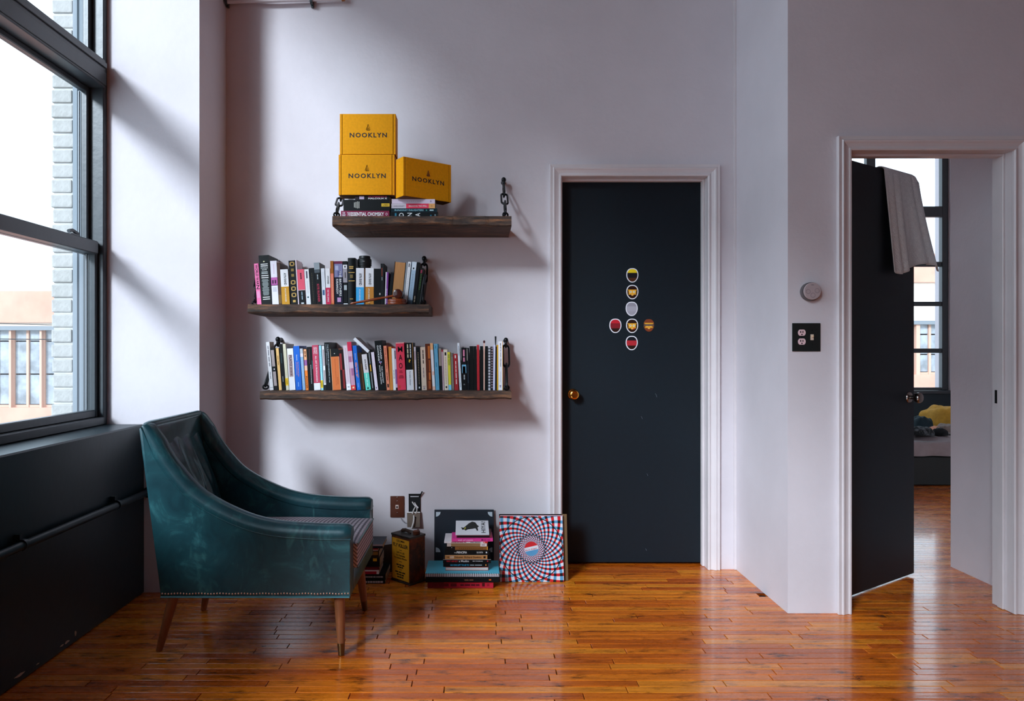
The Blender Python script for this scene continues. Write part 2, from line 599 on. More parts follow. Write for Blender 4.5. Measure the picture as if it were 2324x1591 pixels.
# ------------------------------------------------------------------ window wall on the left
struct(MB().box(-2.0, -3.6, 0, XL, YP, SILL).bevel(0.006).build('wall_left', M_DARK))
struct(MB().box(-1.835, YP, 0, XP, YB + 0.12, ZC).build('wall_pier', M_WALL))
struct(MB().box(-2.0, -3.6, HEAD, XL, YP, ZC).build('wall_left_head', M_WALL))
WINS = [(1.12, YP), (-3.45, 1.00)]       # windows along the left wall, the first is in view
struct(MB().box(-2.0, -3.6, SILL, XL, WINS[-1][0], HEAD).build('wall_left_end', M_WALL))
for a, b in zip(WINS, WINS[1:]):
    struct(MB().box(-2.0, b[1], SILL, XL, a[0], HEAD).build('wall_left_pier', M_WALL))

# paint worn off the dark wall along the floor
for (px, py, w, h) in ((44, 1532, 22, 7), (85, 1507, 7, 3), (140, 1465, 9, 4), (152, 1457, 12, 6), (171, 1437, 5, 13)):
    Y = -XL * F / (CX - px)
    z = ZZ(py, Y)
    k = Y / F
    pts = []
    for i in range(9):
        t = 2 * PI * i / 9
        pts.append((Y + math.cos(t) * w * k * 0.9 * R.uniform(0.6, 1.1), z + math.sin(t) * h * k * 0.55 * R.uniform(0.5, 1.1)))
    ch = MB().prism(pts, XL + 0.0003, XL + 0.0012, 'X').build('trim_chip', M_CHIP)
    struct(ch)


def sash_window(name, y0, y1):
    w = struct(empty(name, (0, (y0 + y1) / 2, SILL)))
    c = w.location

    def bx(nm, xa, ya, za, xb, yb, zb, m=M_STEEL, bev=0.004, par=w):
        return MB().box(xa, ya - c.y, za - c.z, xb, yb - c.y, zb - c.z).bevel(bev).build(nm, m, par)
    e = 0.001
    for ya, yb in ((y0 + e, y0 + 0.034), (y1 - 0.034, y1 - e)):
        bx('side_frame', -1.86, ya, SILL + e, -1.762, yb, HEAD - e)
    bx('head_frame', -1.86, y0 + 0.034, HEAD - 0.06, -1.762, y1 - 0.034, HEAD - e)
    bx('sill_rail', -1.86, y0 + 0.034, SILL + e, -1.757, y1 - 0.034, 0.838)
    tr = bx('transom_bar', -1.87, y0 + 0.034, 2.385, -1.752, y1 - 0.034, 2.515)
    # ridges along the transom
    bx('transom_lip', -1.752, y0 + 0.034, 2.475, -1.745, y1 - 0.034, 2.50, bev=0.002)
    bx('transom_lip', -1.752, y0 + 0.034, 2.395, -1.748, y1 - 0.034, 2.455, bev=0.002)
    ya, yb = y0 + 0.034, y1 - 0.034
    # upper light
    up = bx('top_sash', -1.845, ya, 2.515, -1.815, ya + 0.03, HEAD - 0.06)
    bx('top_sash', -1.845, yb - 0.03, 2.515, -1.815, yb, HEAD - 0.06)
    MB().box(-1.832, ya + 0.03 - c.y, 2.515 - c.z, -1.828, yb - 0.03 - c.y, HEAD - 0.06 - c.z).build('glass_pane', M_GLASS, w)
    # upper sash (outer) and lower sash (inner)
    for (xa, xb, za, zb, st) in ((-1.858, -1.826, 1.60, 2.385, 0.024), (-1.824, -1.788, 0.838, 1.66, 0.022)):
        inner = za < 1
        bx('stile', xa, ya, za, xb, ya + st, zb)
        bx('stile', xa, yb - st, za, xb, yb, zb)
        if inner:
            bx('meeting_rail', xa, ya + st, 1.60, xb + 0.014, yb - st, 1.66)
            bx('bottom_rail', xa, ya + st, za, xb, yb - st, za + 0.035)
            g0, g1 = za + 0.035, 1.60
        else:
            bx('meeting_rail', xa, ya + st, za, xb, yb - st, 1.645)
            bx('top_rail', xa, ya + st, 2.36, xb, yb - st, zb)
            g0, g1 = 1.645, 2.36
        xm = (xa + xb) / 2
        MB().box(xm - 0.002, ya + st - c.y, g0 - c.z, xm + 0.002, yb - st - c.y, g1 - c.z).build('glass_pane', M_GLASS, w)
        # bright weathered bead seen at the outer edge of the glass
        bx('glazing_bead', xa - 0.006, yb - st - 0.010, g0, xa, yb - st, g1, M_ALU, 0.001)
    # sash locks on the meeting rail
    for yy in (y1 - 0.22, y1 - 0.78, y0 + 0.45):
        mb = MB()
        mb.box(-1.815, yy - 0.035 - c.y, 1.66 - c.z, -1.785, yy + 0.035 - c.y, 1.668 - c.z)
        mb.build('lock_base', M_STEEL, w)
        MB().tube([(-1.80, yy - 0.03 - c.y, 1.676 - c.z), (-1.80, yy - c.y, 1.684 - c.z), (-1.80, yy + 0.04 - c.y, 1.674 - c.z)], 0.008, 8).build('lock_lever', M_STEEL, w)
    return w


for i, (a, b) in enumerate(WINS):
    sash_window('window_%d' % (i + 1), a, b)

# brick jamb outside the window: every brick its own piece
M_MORTAR = mat('pale_mortar', rgb(192, 190, 186), rough=0.9, noise=0.08, nscale=20)
M_BRICK = mat('grey_painted_brick', rgb(166, 164, 160), rough=0.85, noise=0.10, nscale=14, bump=0.5, bscale=40)
ext = struct(MB().box(-2.02, YP + 0.006, 0.4, -1.90, YP + 0.4, 4.6).build('wall_exterior', M_MORTAR))
bk = {}
for nm, a, b in (('stretcher', -2.026, -1.922), ('header', -2.026, -1.930)):
    bk[nm] = MB().box(a, 0, 0, b, 0.09, 0.060).bevel(0.006, 2).mesh('brick', M_BRICK)
z, i = 0.62, 0
while z < 4.3:
    o = link('brick', bk['stretcher' if i % 2 else 'header'], ext, (R.uniform(-0.004, 0.004), YP - R.uniform(0.0, 0.006), z))
    z += 0.0712
    i += 1
struct(MB().prism([(-1.925, YP - 0.004), (-1.90, YP - 0.012), (-1.895, YP - 0.004), (-1.88, YP - 0.016), (-1.866, YP - 0.016), (-1.866, YP + 0.006), (-1.925, YP + 0.006)], 0.5, 4.2, 'Z').build('trim_exterior', mat('grey_exterior_frame', rgb(120, 128, 135), rough=0.6)))

# pipe along the dark wall, with straps
pipe = thing('wall_pipe', 'dark painted pipe running along the wall below the window', 'pipe', (XL + 0.028, 1.0, 0.485))
MB().tube([(0, -4.4, 0.0), (0, -2, 0.0), (0, 0.4, -0.001), (0, 1.4, -0.002), (0, YP - 1.0 - 0.001, -0.004)], 0.0155, 14).build('tube', M_DARK, pipe, smooth=60)
for px in (47, 262):
    Y = -(XL + 0.02) * F / (CX - px)
    MB().tube([(0.0, Y - 1.0 - 0.008, 0), (0.0, Y - 1.0 + 0.008, 0)], 0.0195, 14).build('strap', M_DARK, pipe, smooth=60)
    MB().box(-0.027, Y - 1.008, 0.012, -0.006, Y - 0.992, 0.036).build('strap_ear', M_DARK, pipe)
MB().lathe([(0.024, 0), (0.024, 0.03)], 14, Matrix.Translation((0, YP - 1.0 - 0.032, -0.004)) @ Matrix.Rotation(-PI / 2, 4, 'X')).build('end_collar', M_DARK, pipe, smooth=40)

# conduit high on the back wall
con = thing('ceiling_conduit', 'thin pale conduit high on the back wall at the upper edge', 'pipe', (0, YB - 0.03, ZZ(2, YB - 0.03)))
MB().tube([(XP + 0.01, 0, -0.004), (XX(640, YB - 0.03), 0, 0.004), (XX(775, YB - 0.03), 0, 0.012)], 0.011, 12).build('tube', M_WALL, con, smooth=60)
for px, m in ((514, M_STEEL), (707, M_STEEL)):
    x = XX(px, YB - 0.03)
    x = max(x, XP + 0.008)
    MB().tube([(x - 0.006, 0, -0.002), (x + 0.006, 0, -0.002)], 0.0165, 12).build('strap', m, con, smooth=60)
    MB().box(x - 0.006, 0.011, -0.025, x + 0.006, 0.0295, 0.025).build('strap_ear', m, con)
MB().tube([(XX(775, YB - 0.03), 0, 0.012), (XX(782, YB - 0.03), 0, 0.014)], 0.015, 12).build('end_fitting', mat('aged_copper', rgb(170, 110, 70), rough=0.4, metal=0.8), con, smooth=60)

# ------------------------------------------------------------------ bedroom beyond the open door
YW = 7.40
wx0, wx1 = XX(1430, YW), XX(2157, YW)
bz0, bz1 = ZZ(886, YW), 3.5
struct(MB().box(1.4, YW, 0, 6.05, YW + 0.25, bz0).build('wall_bedroom_back', M_DARK))
struct(MB().box(1.4, YW, bz0, wx0, YW + 0.25, ZC).build('wall_bedroom_back_left', M_WALL))
struct(MB().box(wx1, YW, bz0, 6.05, YW + 0.25, ZC).build('wall_bedroom_back_right', M_WALL))
struct(MB().box(wx0, YW, bz1, wx1, YW + 0.25, ZC).build('wall_bedroom_back_head', M_WALL))
struct(MB().box(wx0 - 0.1, YW - 0.05, bz0 - 0.035, wx1 + 0.05, YW, bz0 - 0.002).bevel(0.004).build('trim_bedroom_sill', M_STEEL))
w4 = struct(empty('window_4', ((wx0 + wx1) / 2, YW + 0.06, bz0)))


def wb(nm, xa, za, xb, zb, ya=-0.03, yb=0.03, m=M_STEEL):
    c = w4.location
    return MB().box(xa - c.x, ya, za - c.z, xb - c.x, yb, zb - c.z).bevel(0.004).build(nm, m, w4)


mull0, mull1 = XX(1971, YW), XX(1991, YW)
wb('side_frame', XX(2143, YW), bz0 + 0.002, wx1 - 0.002, bz1)
wb('side_frame', wx0 + 0.002, bz0 + 0.002, wx0 + 0.06, bz1)
wb('mullion', mull0, bz0 + 0.002, mull1, bz1)
mid0, mid1 = XX(1735, YW), XX(1755, YW)
wb('mullion', mid0, bz0 + 0.002, mid1, bz1)
for a, b in ((wx0 + 0.06, mid0), (mid1, mull0), (mull1, XX(2143, YW))):
    zs = [(886, 880), (801, 791), (694, 684), (604, 593), (491, 467)]
    edges = []
    for lo, hi in zs:
        z0, z1 = max(ZZ(lo, YW), bz0 + 0.002), ZZ(hi, YW)
        wb('glazing_bar', a, z0, b, z1, -0.035 if lo == 491 else -0.02, 0.02)
        edges.append((z0, z1))
    edges.append((bz1 - 0.04, bz1))
    for (p, q), (r, s) in zip(edges, edges[1:]):
        wb('glass_pane', a, q, b, r, -0.002, 0.002, M_GLASS)

# bed
M_SHEET = mat('crumpled_grey_sheet', rgb(150, 138, 140), rough=0.85, noise=0.08, nscale=12)
YBED = 5.9
bed = thing('bed', 'low bed with crumpled grey sheet beyond the open door', 'bed', (4.05, YBED, 0))
MB().box(-1.0, 0.02, 0.0, 1.05, 1.48, 0.25).bevel(0.01).build('bed_base', mat('black_bed_base', (0.006, 0.008, 0.008, 1), rough=0.6), bed)


def sheet(u, v):
    x = -1.02 + 2.09 * u
    fold = 0.010 * math.sin(14 * x + 3 * math.sin(5 * x)) + 0.006 * math.sin(31 * x + 1.3)
    if v < 0.3:
        t = v / 0.3
        return Vector((x + 0.03 * t, 0.012 + fold * (1 - t) * 1.3 - 0.012, 0.255 + 0.125 * t))
    t = (v - 0.3) / 0.7
    return Vector((x + 0.03, 1.47 * t, 0.38 + 0.012 * math.sin(7 * x + 9 * t) + 0.008 * math.sin(17 * t + 11 * x) + 0.01 * min(1, t * 8)))


mb = MB(); mb.grid(sheet, 90, 26); mb.build('sheet', M_SHEET, bed, smooth=180)
MB().box(-1.0, 0.03, 0.252, 1.05, 1.47, 0.37).bevel(0.03, 2).build('mattress', mat('mattress_ticking', rgb(150, 145, 145), rough=0.9), bed)


def heap(name, label, cat, px, py, pyb, Y, wpx, depth, m, seed, lump=0.25):
    """a heaped cloth: lumpy dome with folds, resting on the bed"""
    rr = random.Random(seed)
    zb = 0.412
    c = V(px, py, Y)
    h = max(0.06, c.z - zb)
    w = wpx * Y / F / 2
    ph = [rr.uniform(0, 6) for _ in range(6)]
    o = tag(empty(name, (c.x, Y, zb)), label, cat)

    def fn(u, v):
        a = 2 * PI * u
        r = math.sin(v * PI / 2) ** 0.8
        k = 1 + lump * 0.35 * math.sin(3 * a + ph[0]) + lump * 0.25 * math.sin(5 * a + ph[1])
        x, y = w * r * math.cos(a) * k, depth * r * math.sin(a) * k
        hh = h * math.cos(v * PI / 2) ** 0.7
        hh += h * lump * 0.35 * math.sin(9 * v + 2 * a + ph[2]) * math.sin(v * PI) + h * lump * 0.2 * math.sin(14 * x / w + ph[3]) * math.sin(v * PI)
        return Vector((x, y, max(0.0, hh)))
    mb = MB(); mb.grid(fn, 36, 14, closed_u=True)
    bmesh.ops.remove_doubles(mb.bm, verts=mb.bm.verts, dist=0.0005)
    mb.build('folded_cloth', m, o, smooth=180)
    return o


M_YEL = mat('mustard_blanket', rgb(190, 140, 45), rough=0.9, noise=0.15, nscale=20, bump=0.4, bscale=50)
heap('blanket', 'mustard yellow blanket heaped on the bed by the sill', 'blanket', 2142, 922, 965, 6.75, 74, 0.25, M_YEL, 3)
heap('pillow', 'beige crumpled pillow lying below the yellow blanket', 'pillow', 2150, 962, 990, 6.36, 44, 0.11, mat('beige_pillow', rgb(135, 120, 112), rough=0.9), 9)
heap('sweater', 'dark teal garment in the pile on the bed', 'clothing', 2090, 945, 990, 6.42, 50, 0.10, mat('dark_teal_cloth', rgb(28, 48, 56), rough=0.9), 4)
heap('jacket', 'black and grey patterned garment at the front of the pile', 'clothing', 2084, 968, 1000, 6.12, 60, 0.09, mat('black_patterned_cloth', rgb(24, 28, 30), rough=0.9, col2=rgb(90, 92, 96), ramp=(0.5, 0.62), nscale=30), 5)
heap('trousers', 'plain black garment trailing off the pile of clothes', 'clothing', 2133, 978, 1000, 6.10, 26, 0.07, mat('black_cloth', (0.008, 0.009, 0.011, 1), rough=0.9), 6)
ob = tag(MB().box(-0.045, -0.03, 0, 0.045, 0.03, 0.03).bevel(0.008, 2).build('wallet', mat('orange_leather', rgb(210, 130, 90), rough=0.6)), 'small orange leather wallet lying on the clothes', 'wallet')
ob.location = V(2119, 968, 6.24); ob.location.z = 0.432; ob.rotation_euler = (0.2, -0.2, 0.3)

# towel over the open door
M_TOWEL = mat('pale_pink_terry', rgb(255, 244, 240), rough=0.95, noise=0.06, nscale=60, bump=0.5, bscale=180)
nt_ = M_TOWEL.node_tree
tl_ = nt_.nodes.new('ShaderNodeBsdfTranslucent'); tl_.inputs['Color'].default_value = rgb(246, 232, 228)
mx_ = nt_.nodes.new('ShaderNodeMixShader'); mx_.inputs[0].default_value = 0.15
nt_.links.new(nt_.nodes['Principled BSDF'].outputs[0], mx_.inputs[1]); nt_.links.new(tl_.outputs[0], mx_.inputs[2])
nt_.links.new(mx_.outputs[0], nt_.nodes['Material Output'].inputs['Surface'])
tw = thing('towel', 'pale pinkish bath towel slung over the open dark door', 'towel', (BX0 + 0.012, YR + 0.118, 0), (0, 0, math.radians(33.5)))


def towel(u, v):
    # u runs along the door, v from the front hem over the top to the hem behind
    zt = 2.040
    x = 0.385 + 0.345 * u
    fold = 0.007 * math.sin(34 * x) + 0.004 * math.sin(71 * x + 1)
    Lf, top, Lb = 0.50, 0.045, 0.42
    s = v * (Lf + top + Lb)
    sag = 0.0 if x < DW - 0.02 else (x - DW + 0.02)
    if s < Lf:
        d = Lf - s                         # distance down in front
        flare = 0.18 * (d / Lf) ** 1.3 * max(0.0, (u - 0.35) / 0.65)
        xs = x + flare * 0.95 + 0.09 * d * (1 - u)
        y = -0.006 - 0.020 * (d / Lf) - abs(fold) * (0.4 + 2.2 * d / Lf)
        z = zt - d * (1.0 + 0.04 * math.sin(7 * u + 0.4) - 0.13 * u * u) - sag * 0.5
        return Vector((xs, y, z))
    if s < Lf + top:
        t = (s - Lf) / top
        return Vector((x, -0.004 + 0.047 * t, zt + 0.006 * math.sin(PI * t) - sag * 0.9))
    d = s - Lf - top
    flare = 0.12 * (d / Lb) * max(0.0, (u - 0.3) / 0.7)
    return Vector((x + flare, 0.045 + 0.03 * (d / Lb) + abs(fold) * 2 * d / Lb, zt - d * 0.98 - sag * 0.9))


mb = MB(); mb.grid(towel, 48, 64)
o = mb.build('terry_cloth', M_TOWEL, tw, smooth=180)
sol = o.modifiers.new('thickness', 'SOLIDIFY'); sol.thickness = 0.005; sol.offset = 0

# ------------------------------------------------------------------ outside
struct(MB().box(-80, -40, -9.2, 60, 90, -9.0).build('ground', mat('street', rgb(150, 150, 150), rough=0.9)))
M_FAC = mat('pale_pink_brick_facade', rgb(212, 150, 130), rough=0.9, noise=0.1, nscale=1.5)
M_PARAPET = mat('cream_render', rgb(235, 222, 205), rough=0.9)
M_FWIN = mat('dull_factory_pane', rgb(150, 155, 160), rough=0.3, noise=0.35, nscale=2.0)
M_FFR = mat('rust_pink_window_bar', rgb(200, 160, 140), rough=0.8)


def far_building(name, label, x0, x1, Y, ztop, zw1, zw0, win_w, cols, split, pier):
    b = thing(name, label, 'building', ((x0 + x1) / 2, Y, -9))
    c = b.location
    MB().box(x0 - c.x, 0.0, 0, x1 - c.x, 6, zw0 + 9).build('lower_wall', M_FAC, b)
    MB().box(x0 - c.x, 0.0, zw1 + 9, x1 - c.x, 6, ztop + 9 - 0.9).build('upper_wall', M_PARAPET, b)
    MB().box(x0 - c.x - 0.1, -0.1, ztop + 9 - 0.9, x1 - c.x + 0.1, 6, ztop + 9).build('roof', M_FAC, b)
    MB().box(x0 - c.x, 0.35, zw0 + 9, x1 - c.x, 6, zw1 + 9).build('core', mat('dim_factory_interior', rgb(120, 122, 128), rough=0.9), b)
    x = x0
    while x < x1 - pier:
        MB().box(x - c.x, 0.0, zw0 + 9, x + pier - c.x, 0.35, zw1 + 9).build('wall_pier', M_FFR, b)
        xa, xb = x + pier, min(x + pier + win_w, x1)
        wn = MB().box(xa - c.x, 0.12, zw0 + 9, xb - c.x, 0.2, zw0 + 9.07).build('window', M_FFR, b)
        hz = zw1 - 0.33
        for k in range(cols):
            ca, cb = xa + (xb - xa) * k / cols, xa + (xb - xa) * (k + 1) / cols
            MB().box(ca - 0.035 - c.x, 0.10, zw0 + 9, ca + 0.035 - c.x, 0.2, zw1 + 9).build('window_bar', M_FFR, wn)
            zz = [zw0 + 0.07] + [zw0 + (hz - zw0) * t for t in split] + [hz, zw1]
            for p, q in zip(zz, zz[1:]):
                MB().box(ca + 0.04 - c.x, 0.15, p + 9.02, cb - 0.04 - c.x, 0.17, q + 8.98).build('pane', M_FWIN, wn)
        x += pier + win_w
    MB().box(x0 - c.x, -0.06, zw1 + 9 - 0.02, x1 - c.x, 0.05, zw1 + 9.10).build('ledge', mat('grey_ledge', rgb(120, 125, 130)), b)
    return b


far_building('factory_building', 'pale pink factory with tall paned windows outside the big window', -17.0, -11.2, 20.0, 2.85, ZZ(748, 20), ZZ(925, 20), 0.82, 2, (0.5,), 0.06)
far_building('brick_building', 'pinkish brick building seen through the bedroom window', 9.5, 16.5, 22.0, 4.2, ZZ(735, 22), ZZ(850, 22), 0.75, 2, (0.5,), 0.12)
for i, (ya, yb, lb) in enumerate(((734, 738, 'upper black cable strung across the view outside the window'), (769.5, 770.5, 'lower black cable strung across the factory windows outside'))):
    cb = MB().tube([V(-400, ya - 2, 17), V(0, ya, 17), V(130, yb, 17), V(600, yb + 3, 17)], 0.012 if i else 0.009, 6).build('overhead_cable', mat('black_cable', (0.01, 0.01, 0.01, 1)))
    tag(cb, lb, 'cable')

# ------------------------------------------------------------------ armchair
def leather_material():
    m = bpy.data.materials.new('worn_teal_leather')
    m.use_nodes = True
    nt = m.node_tree
    N, L = nt.nodes, nt.links
    p = N['Principled BSDF']
    tc = N.new('ShaderNodeTexCoord')
    n1 = N.new('ShaderNodeTexNoise'); n1.inputs['Scale'].default_value = 7; n1.inputs['Detail'].default_value = 9; n1.inputs['Roughness'].default_value = 0.7; n1.inputs['Distortion'].default_value = 0.8
    L.new(tc.outputs['Object'], n1.inputs['Vector'])
    r1 = N.new('ShaderNodeValToRGB')
    e = r1.color_ramp.elements
    e[0].position = 0.38; e[0].color = (0.007, 0.042, 0.055, 1)
    e[1].position = 0.70; e[1].color = (0.044, 0.168, 0.182, 1)
    k = r1.color_ramp.elements.new(0.56); k.color = (0.012, 0.068, 0.083, 1)
    L.new(n1.outputs['Fac'], r1.inputs['Fac'])
    mp = N.new('ShaderNodeMapping'); mp.inputs['Scale'].default_value = (16, 16, 7); mp.inputs['Rotation'].default_value = (0, 0.6, 0)
    L.new(tc.outputs['Object'], mp.inputs['Vector'])
    n2 = N.new('ShaderNodeTexNoise'); n2.inputs['Scale'].default_value = 1.0; n2.inputs['Detail'].default_value = 8; n2.inputs['Distortion'].default_value = 1.5
    L.new(mp.outputs[0], n2.inputs['Vector'])
    r2 = N.new('ShaderNodeValToRGB')
    r2.color_ramp.elements[0].position = 0.58; r2.color_ramp.elements[0].color = (0, 0, 0, 1)
    r2.color_ramp.elements[1].position = 0.78; r2.color_ramp.elements[1].color = (1, 1, 1, 1)
    L.new(n2.outputs['Fac'], r2.inputs['Fac'])
    mx = N.new('ShaderNodeMixRGB'); mx.inputs[2].default_value = (0.08, 0.25, 0.24, 1)
    sc_ = N.new('ShaderNodeMath'); sc_.operation = 'MULTIPLY'; sc_.inputs[1].default_value = 0.5
    L.new(r2.outputs['Color'], sc_.inputs[0]); L.new(sc_.outputs[0], mx.inputs[0])
    L.new(r1.outputs['Color'], mx.inputs[1])
    L.new(mx.outputs[0], p.inputs['Base Color'])
    p.inputs['Roughness'].default_value = 0.30
    p.inputs['Specular IOR Level'].default_value = 0.65
    p.inputs['Coat Weight'].default_value = 0.35
    p.inputs['Coat Roughness'].default_value = 0.25
    p.inputs['Coat Tint'].default_value = (0.6, 0.95, 1.0, 1)
    bp = N.new('ShaderNodeBump'); bp.inputs['Strength'].default_value = 0.22; bp.inputs['Distance'].default_value = 0.004
    n3 = N.new('ShaderNodeTexNoise'); n3.inputs['Scale'].default_value = 22; n3.inputs['Detail'].default_value = 7
    L.new(tc.outputs['Object'], n3.inputs['Vector']); L.new(n3.outputs['Fac'], bp.inputs['Height'])
    L.new(bp.outputs['Normal'], p.inputs['Normal'])
    return m


def check_material():
    m = bpy.data.materials.new('grey_checked_cloth')
    m.use_nodes = True
    nt = m.node_tree
    N, L = nt.nodes, nt.links
    p = N['Principled BSDF']
    tc = N.new('ShaderNodeTexCoord')
    sp = N.new('ShaderNodeSeparateXYZ'); L.new(tc.outputs['Object'], sp.inputs[0])

    def stripes(src, period, duty, src2=None):
        a = N.new('ShaderNodeMath'); a.operation = 'MULTIPLY'; a.inputs[1].default_value = 1.0 / period
        if src2 is not None:
            s = N.new('ShaderNodeMath'); s.operation = 'ADD'
            L.new(src, s.inputs[0]); L.new(src2, s.inputs[1]); src = s.outputs[0]
        L.new(src, a.inputs[0])
        f = N.new('ShaderNodeMath'); f.operation = 'FRACT'; L.new(a.outputs[0], f.inputs[0])
        c = N.new('ShaderNodeMath'); c.operation = 'LESS_THAN'; c.inputs[1].default_value = duty
        L.new(f.outputs[0], c.inputs[0])
        return c.outputs[0]
    s1 = stripes(sp.outputs['X'], 0.0150, 0.42, sp.outputs['Z'])
    s2 = stripes(sp.outputs['Y'], 0.0150, 0.42)
    ad = N.new('ShaderNodeMath'); ad.operation = 'ADD'; L.new(s1, ad.inputs[0]); L.new(s2, ad.inputs[1])
    hf = N.new('ShaderNodeMath'); hf.operation = 'MULTIPLY'; hf.inputs[1].default_value = 0.5; L.new(ad.outputs[0], hf.inputs[0])
    r = N.new('ShaderNodeValToRGB')
    r.color_ramp.elements[0].position = 0.0; r.color_ramp.elements[0].color = rgb(205, 192, 200)
    r.color_ramp.elements[1].position = 1.0; r.color_ramp.elements[1].color = rgb(44, 42, 50)
    k = r.color_ramp.elements.new(0.5); k.color = rgb(122, 112, 122)
    L.new(hf.outputs[0], r.inputs['Fac']); L.new(r.outputs['Color'], p.inputs['Base Color'])
    p.inputs['Roughness'].default_value = 0.9
    return m


M_LEATHER = leather_material()
M_CHECK = check_material()
M_LEG = mat('turned_beech_leg', rgb(150, 92, 58), rough=0.38, noise=0.18, nscale=10, stretch=(8, 8, 1))
M_FERRULE = mat('dull_brass_ferrule', rgb(120, 96, 62), rough=0.3, metal=0.9)
CXc, CYc = -0.86, 2.8625
chair = thing('armchair', 'worn teal leather armchair with checked seat and tapered wooden legs', 'armchair', (CXc, CYc, 0))

# curve of the arm in the side view: (x, z of the welt), from the back corner to the front
ARM = [(-1.2505, .868), (-1.2405, .846), (-1.218, .795), (-1.191, .743), (-1.142, .675), (-1.0814, .608), (-1.019, .5635), (-.939, .521), (-.852, .4866), (-.761, .466), (-.6675, .457), (-.57, .4525), (-.473, .4515)]
ARM = [(x - CXc, z) for x, z in ARM]


def spline(P, n):
    """Catmull-Rom through the points"""
    out = []
    Q = [P[0]] + list(P) + [P[-1]]
    seg = len(P) - 1
    for i in range(n):
        t = i / (n - 1) * seg
        k = min(int(t), seg - 1)
        u = t - k
        a, b, c, d = (Vector(q) for q in Q[k:k + 4])
        out.append(0.5 * ((2 * b) + (c - a) * u + (2 * a - 5 * b + 4 * c - d) * u * u + (3 * b - a - 3 * c + d) * u ** 3))
    return out


AC = spline(ARM, 46)
zb = 0.232


def arm_side(s):
    """s = -1 near side, +1 far side"""
    yo, yi = s * 0.2775, s * 0.203        # outer and inner face, from the middle
    # panel
    poly = [(-1.178 - CXc, zb)] + [(p.x, p.y) for p in AC] + [(-0.4765 - CXc, 0.44), (-0.4765 - CXc, zb)]
    pan = MB().prism(poly, min(yo, yi), max(yo, yi), 'Y').bevel(0.004).build('arm_panel', M_LEATHER, chair, smooth=40)
    # padded roll along the top: fuller at the inside, rounded off at the front
    def roll(u, v):
        i = u * (len(AC) - 1)
        k = min(int(i), len(AC) - 2)
        f = i - k
        c = AC[k].lerp(AC[k + 1], f)
        t = (AC[min(k + 1, len(AC) - 1)] - AC[k]).normalized()
        n = Vector((-t.y, t.x))
        a = 2 * PI * v
        ym = (yo + yi) / 2
        end = 1.0
        if u > 0.97: end = math.sqrt(max(0.0, 1 - ((u - 0.97) / 0.03) ** 2)) * 0.22 + 0.78
        wy, hn = 0.0415 * (0.9 + 0.1 * min(1, u * 5)), 0.046 * (0.45 + 0.55 * min(1, u * 6)) * end
        sn = math.sin(a)
        h = hn * (abs(sn) ** 0.75 if sn > 0 else -0.30 * abs(sn))
        y = ym + wy * math.copysign(abs(math.cos(a)) ** 0.8, math.cos(a)) * end
        q = c + n * h
        return Vector((q.x, y, q.y))
    mb = MB()
    g = mb.grid(roll, 70, 25)
    bmesh.ops.remove_doubles(mb.bm, verts=mb.bm.verts, dist=0.0004)
    ends = [e for e in mb.bm.edges if e.is_boundary]
    bmesh.ops.holes_fill(mb.bm, edges=ends, sides=60)
    mb.build('arm_pad', M_LEATHER, chair, smooth=50)
    # welt along the outside of the roll
    yw = s * 0.2795
    MB().tube([(p.x, yw, p.y - 0.004) for p in AC], 0.0028, 8).build('welt', M_LEATHER, chair, smooth=80)
    MB().tube([(-1.178 - CXc, yw - s * 0.001, zb + 0.002), (-0.478 - CXc, yw - s * 0.001, zb + 0.002)], 0.0032, 8).build('hem_welt', mat('teal_piping', rgb(70, 130, 140), rough=0.3), chair, smooth=80)
    MB().tube([(-0.477 - CXc, yw - s * 0.002, zb), (-0.477 - CXc, yw - s * 0.002, 0.448)], 0.0028, 8).build('welt', M_LEATHER, chair, smooth=80)
    mb = MB()
    n = 62
    for i in range(n):
        x = (-1.172 - CXc) + (0.690) * i / (n - 1)
        bmesh.ops.create_uvsphere(mb.bm, u_segments=8, v_segments=5, radius=0.0034, matrix=Matrix.Translation((x, s * 0.2785, zb + 0.0155 - 0.001 * math.sin(i * 0.9))))
    nails = mb.build('nail_heads', mat('copper_nail', rgb(240, 190, 165), rough=0.3, metal=0.8), chair, smooth=180)
    tag(nails, 'row of small copper nail heads', kind='stuff')


arm_side(-1)
arm_side(1)

# back: a raked shell with a padded top rail, and a loose cushion against it
MB().prism([(-1.262 - CXc, .862), (-1.180 - CXc, zb + 0.001), (-1.150 - CXc, zb + 0.001), (-1.226 - CXc, .862)], -0.276, 0.276, 'Y').bevel(0.008, 2).build('back_shell', M_LEATHER, chair, smooth=40)
MB().tube([(-1.244 - CXc, -0.277 + 0.554 * i / 20, .866) for i in range(21)], [0.006, 0.0155] + [0.0185] * 17 + [0.0155, 0.006], 14).build('top_rail', M_LEATHER, chair, smooth=70)


def back_cushion(u, v):
    # u across the chair, v up; front surface wraps round
    y = -0.198 + 0.396 * u
    z = 0.42 + 0.425 * v
    xs = -1.152 - (z - 0.5) * 0.112 / 0.362
    edge = min(1, min(u, 1 - u) * 14) ** 0.5 * min(1, (1 - v) * 10 + 0.05) ** 0.5
    crease = 0.004 * math.sin(46 * u + 7 * v) * math.exp(-((v - 0.45) / 0.28) ** 2) + 0.003 * math.sin(23 * u - 9 * v + 1)
    bulge = 0.032 * math.sin(PI * min(1, v * 0.9 + 0.15)) * math.sin(PI * u) ** 0.5
    return Vector((xs - CXc + (0.020 + bulge + crease) * edge, y, z))


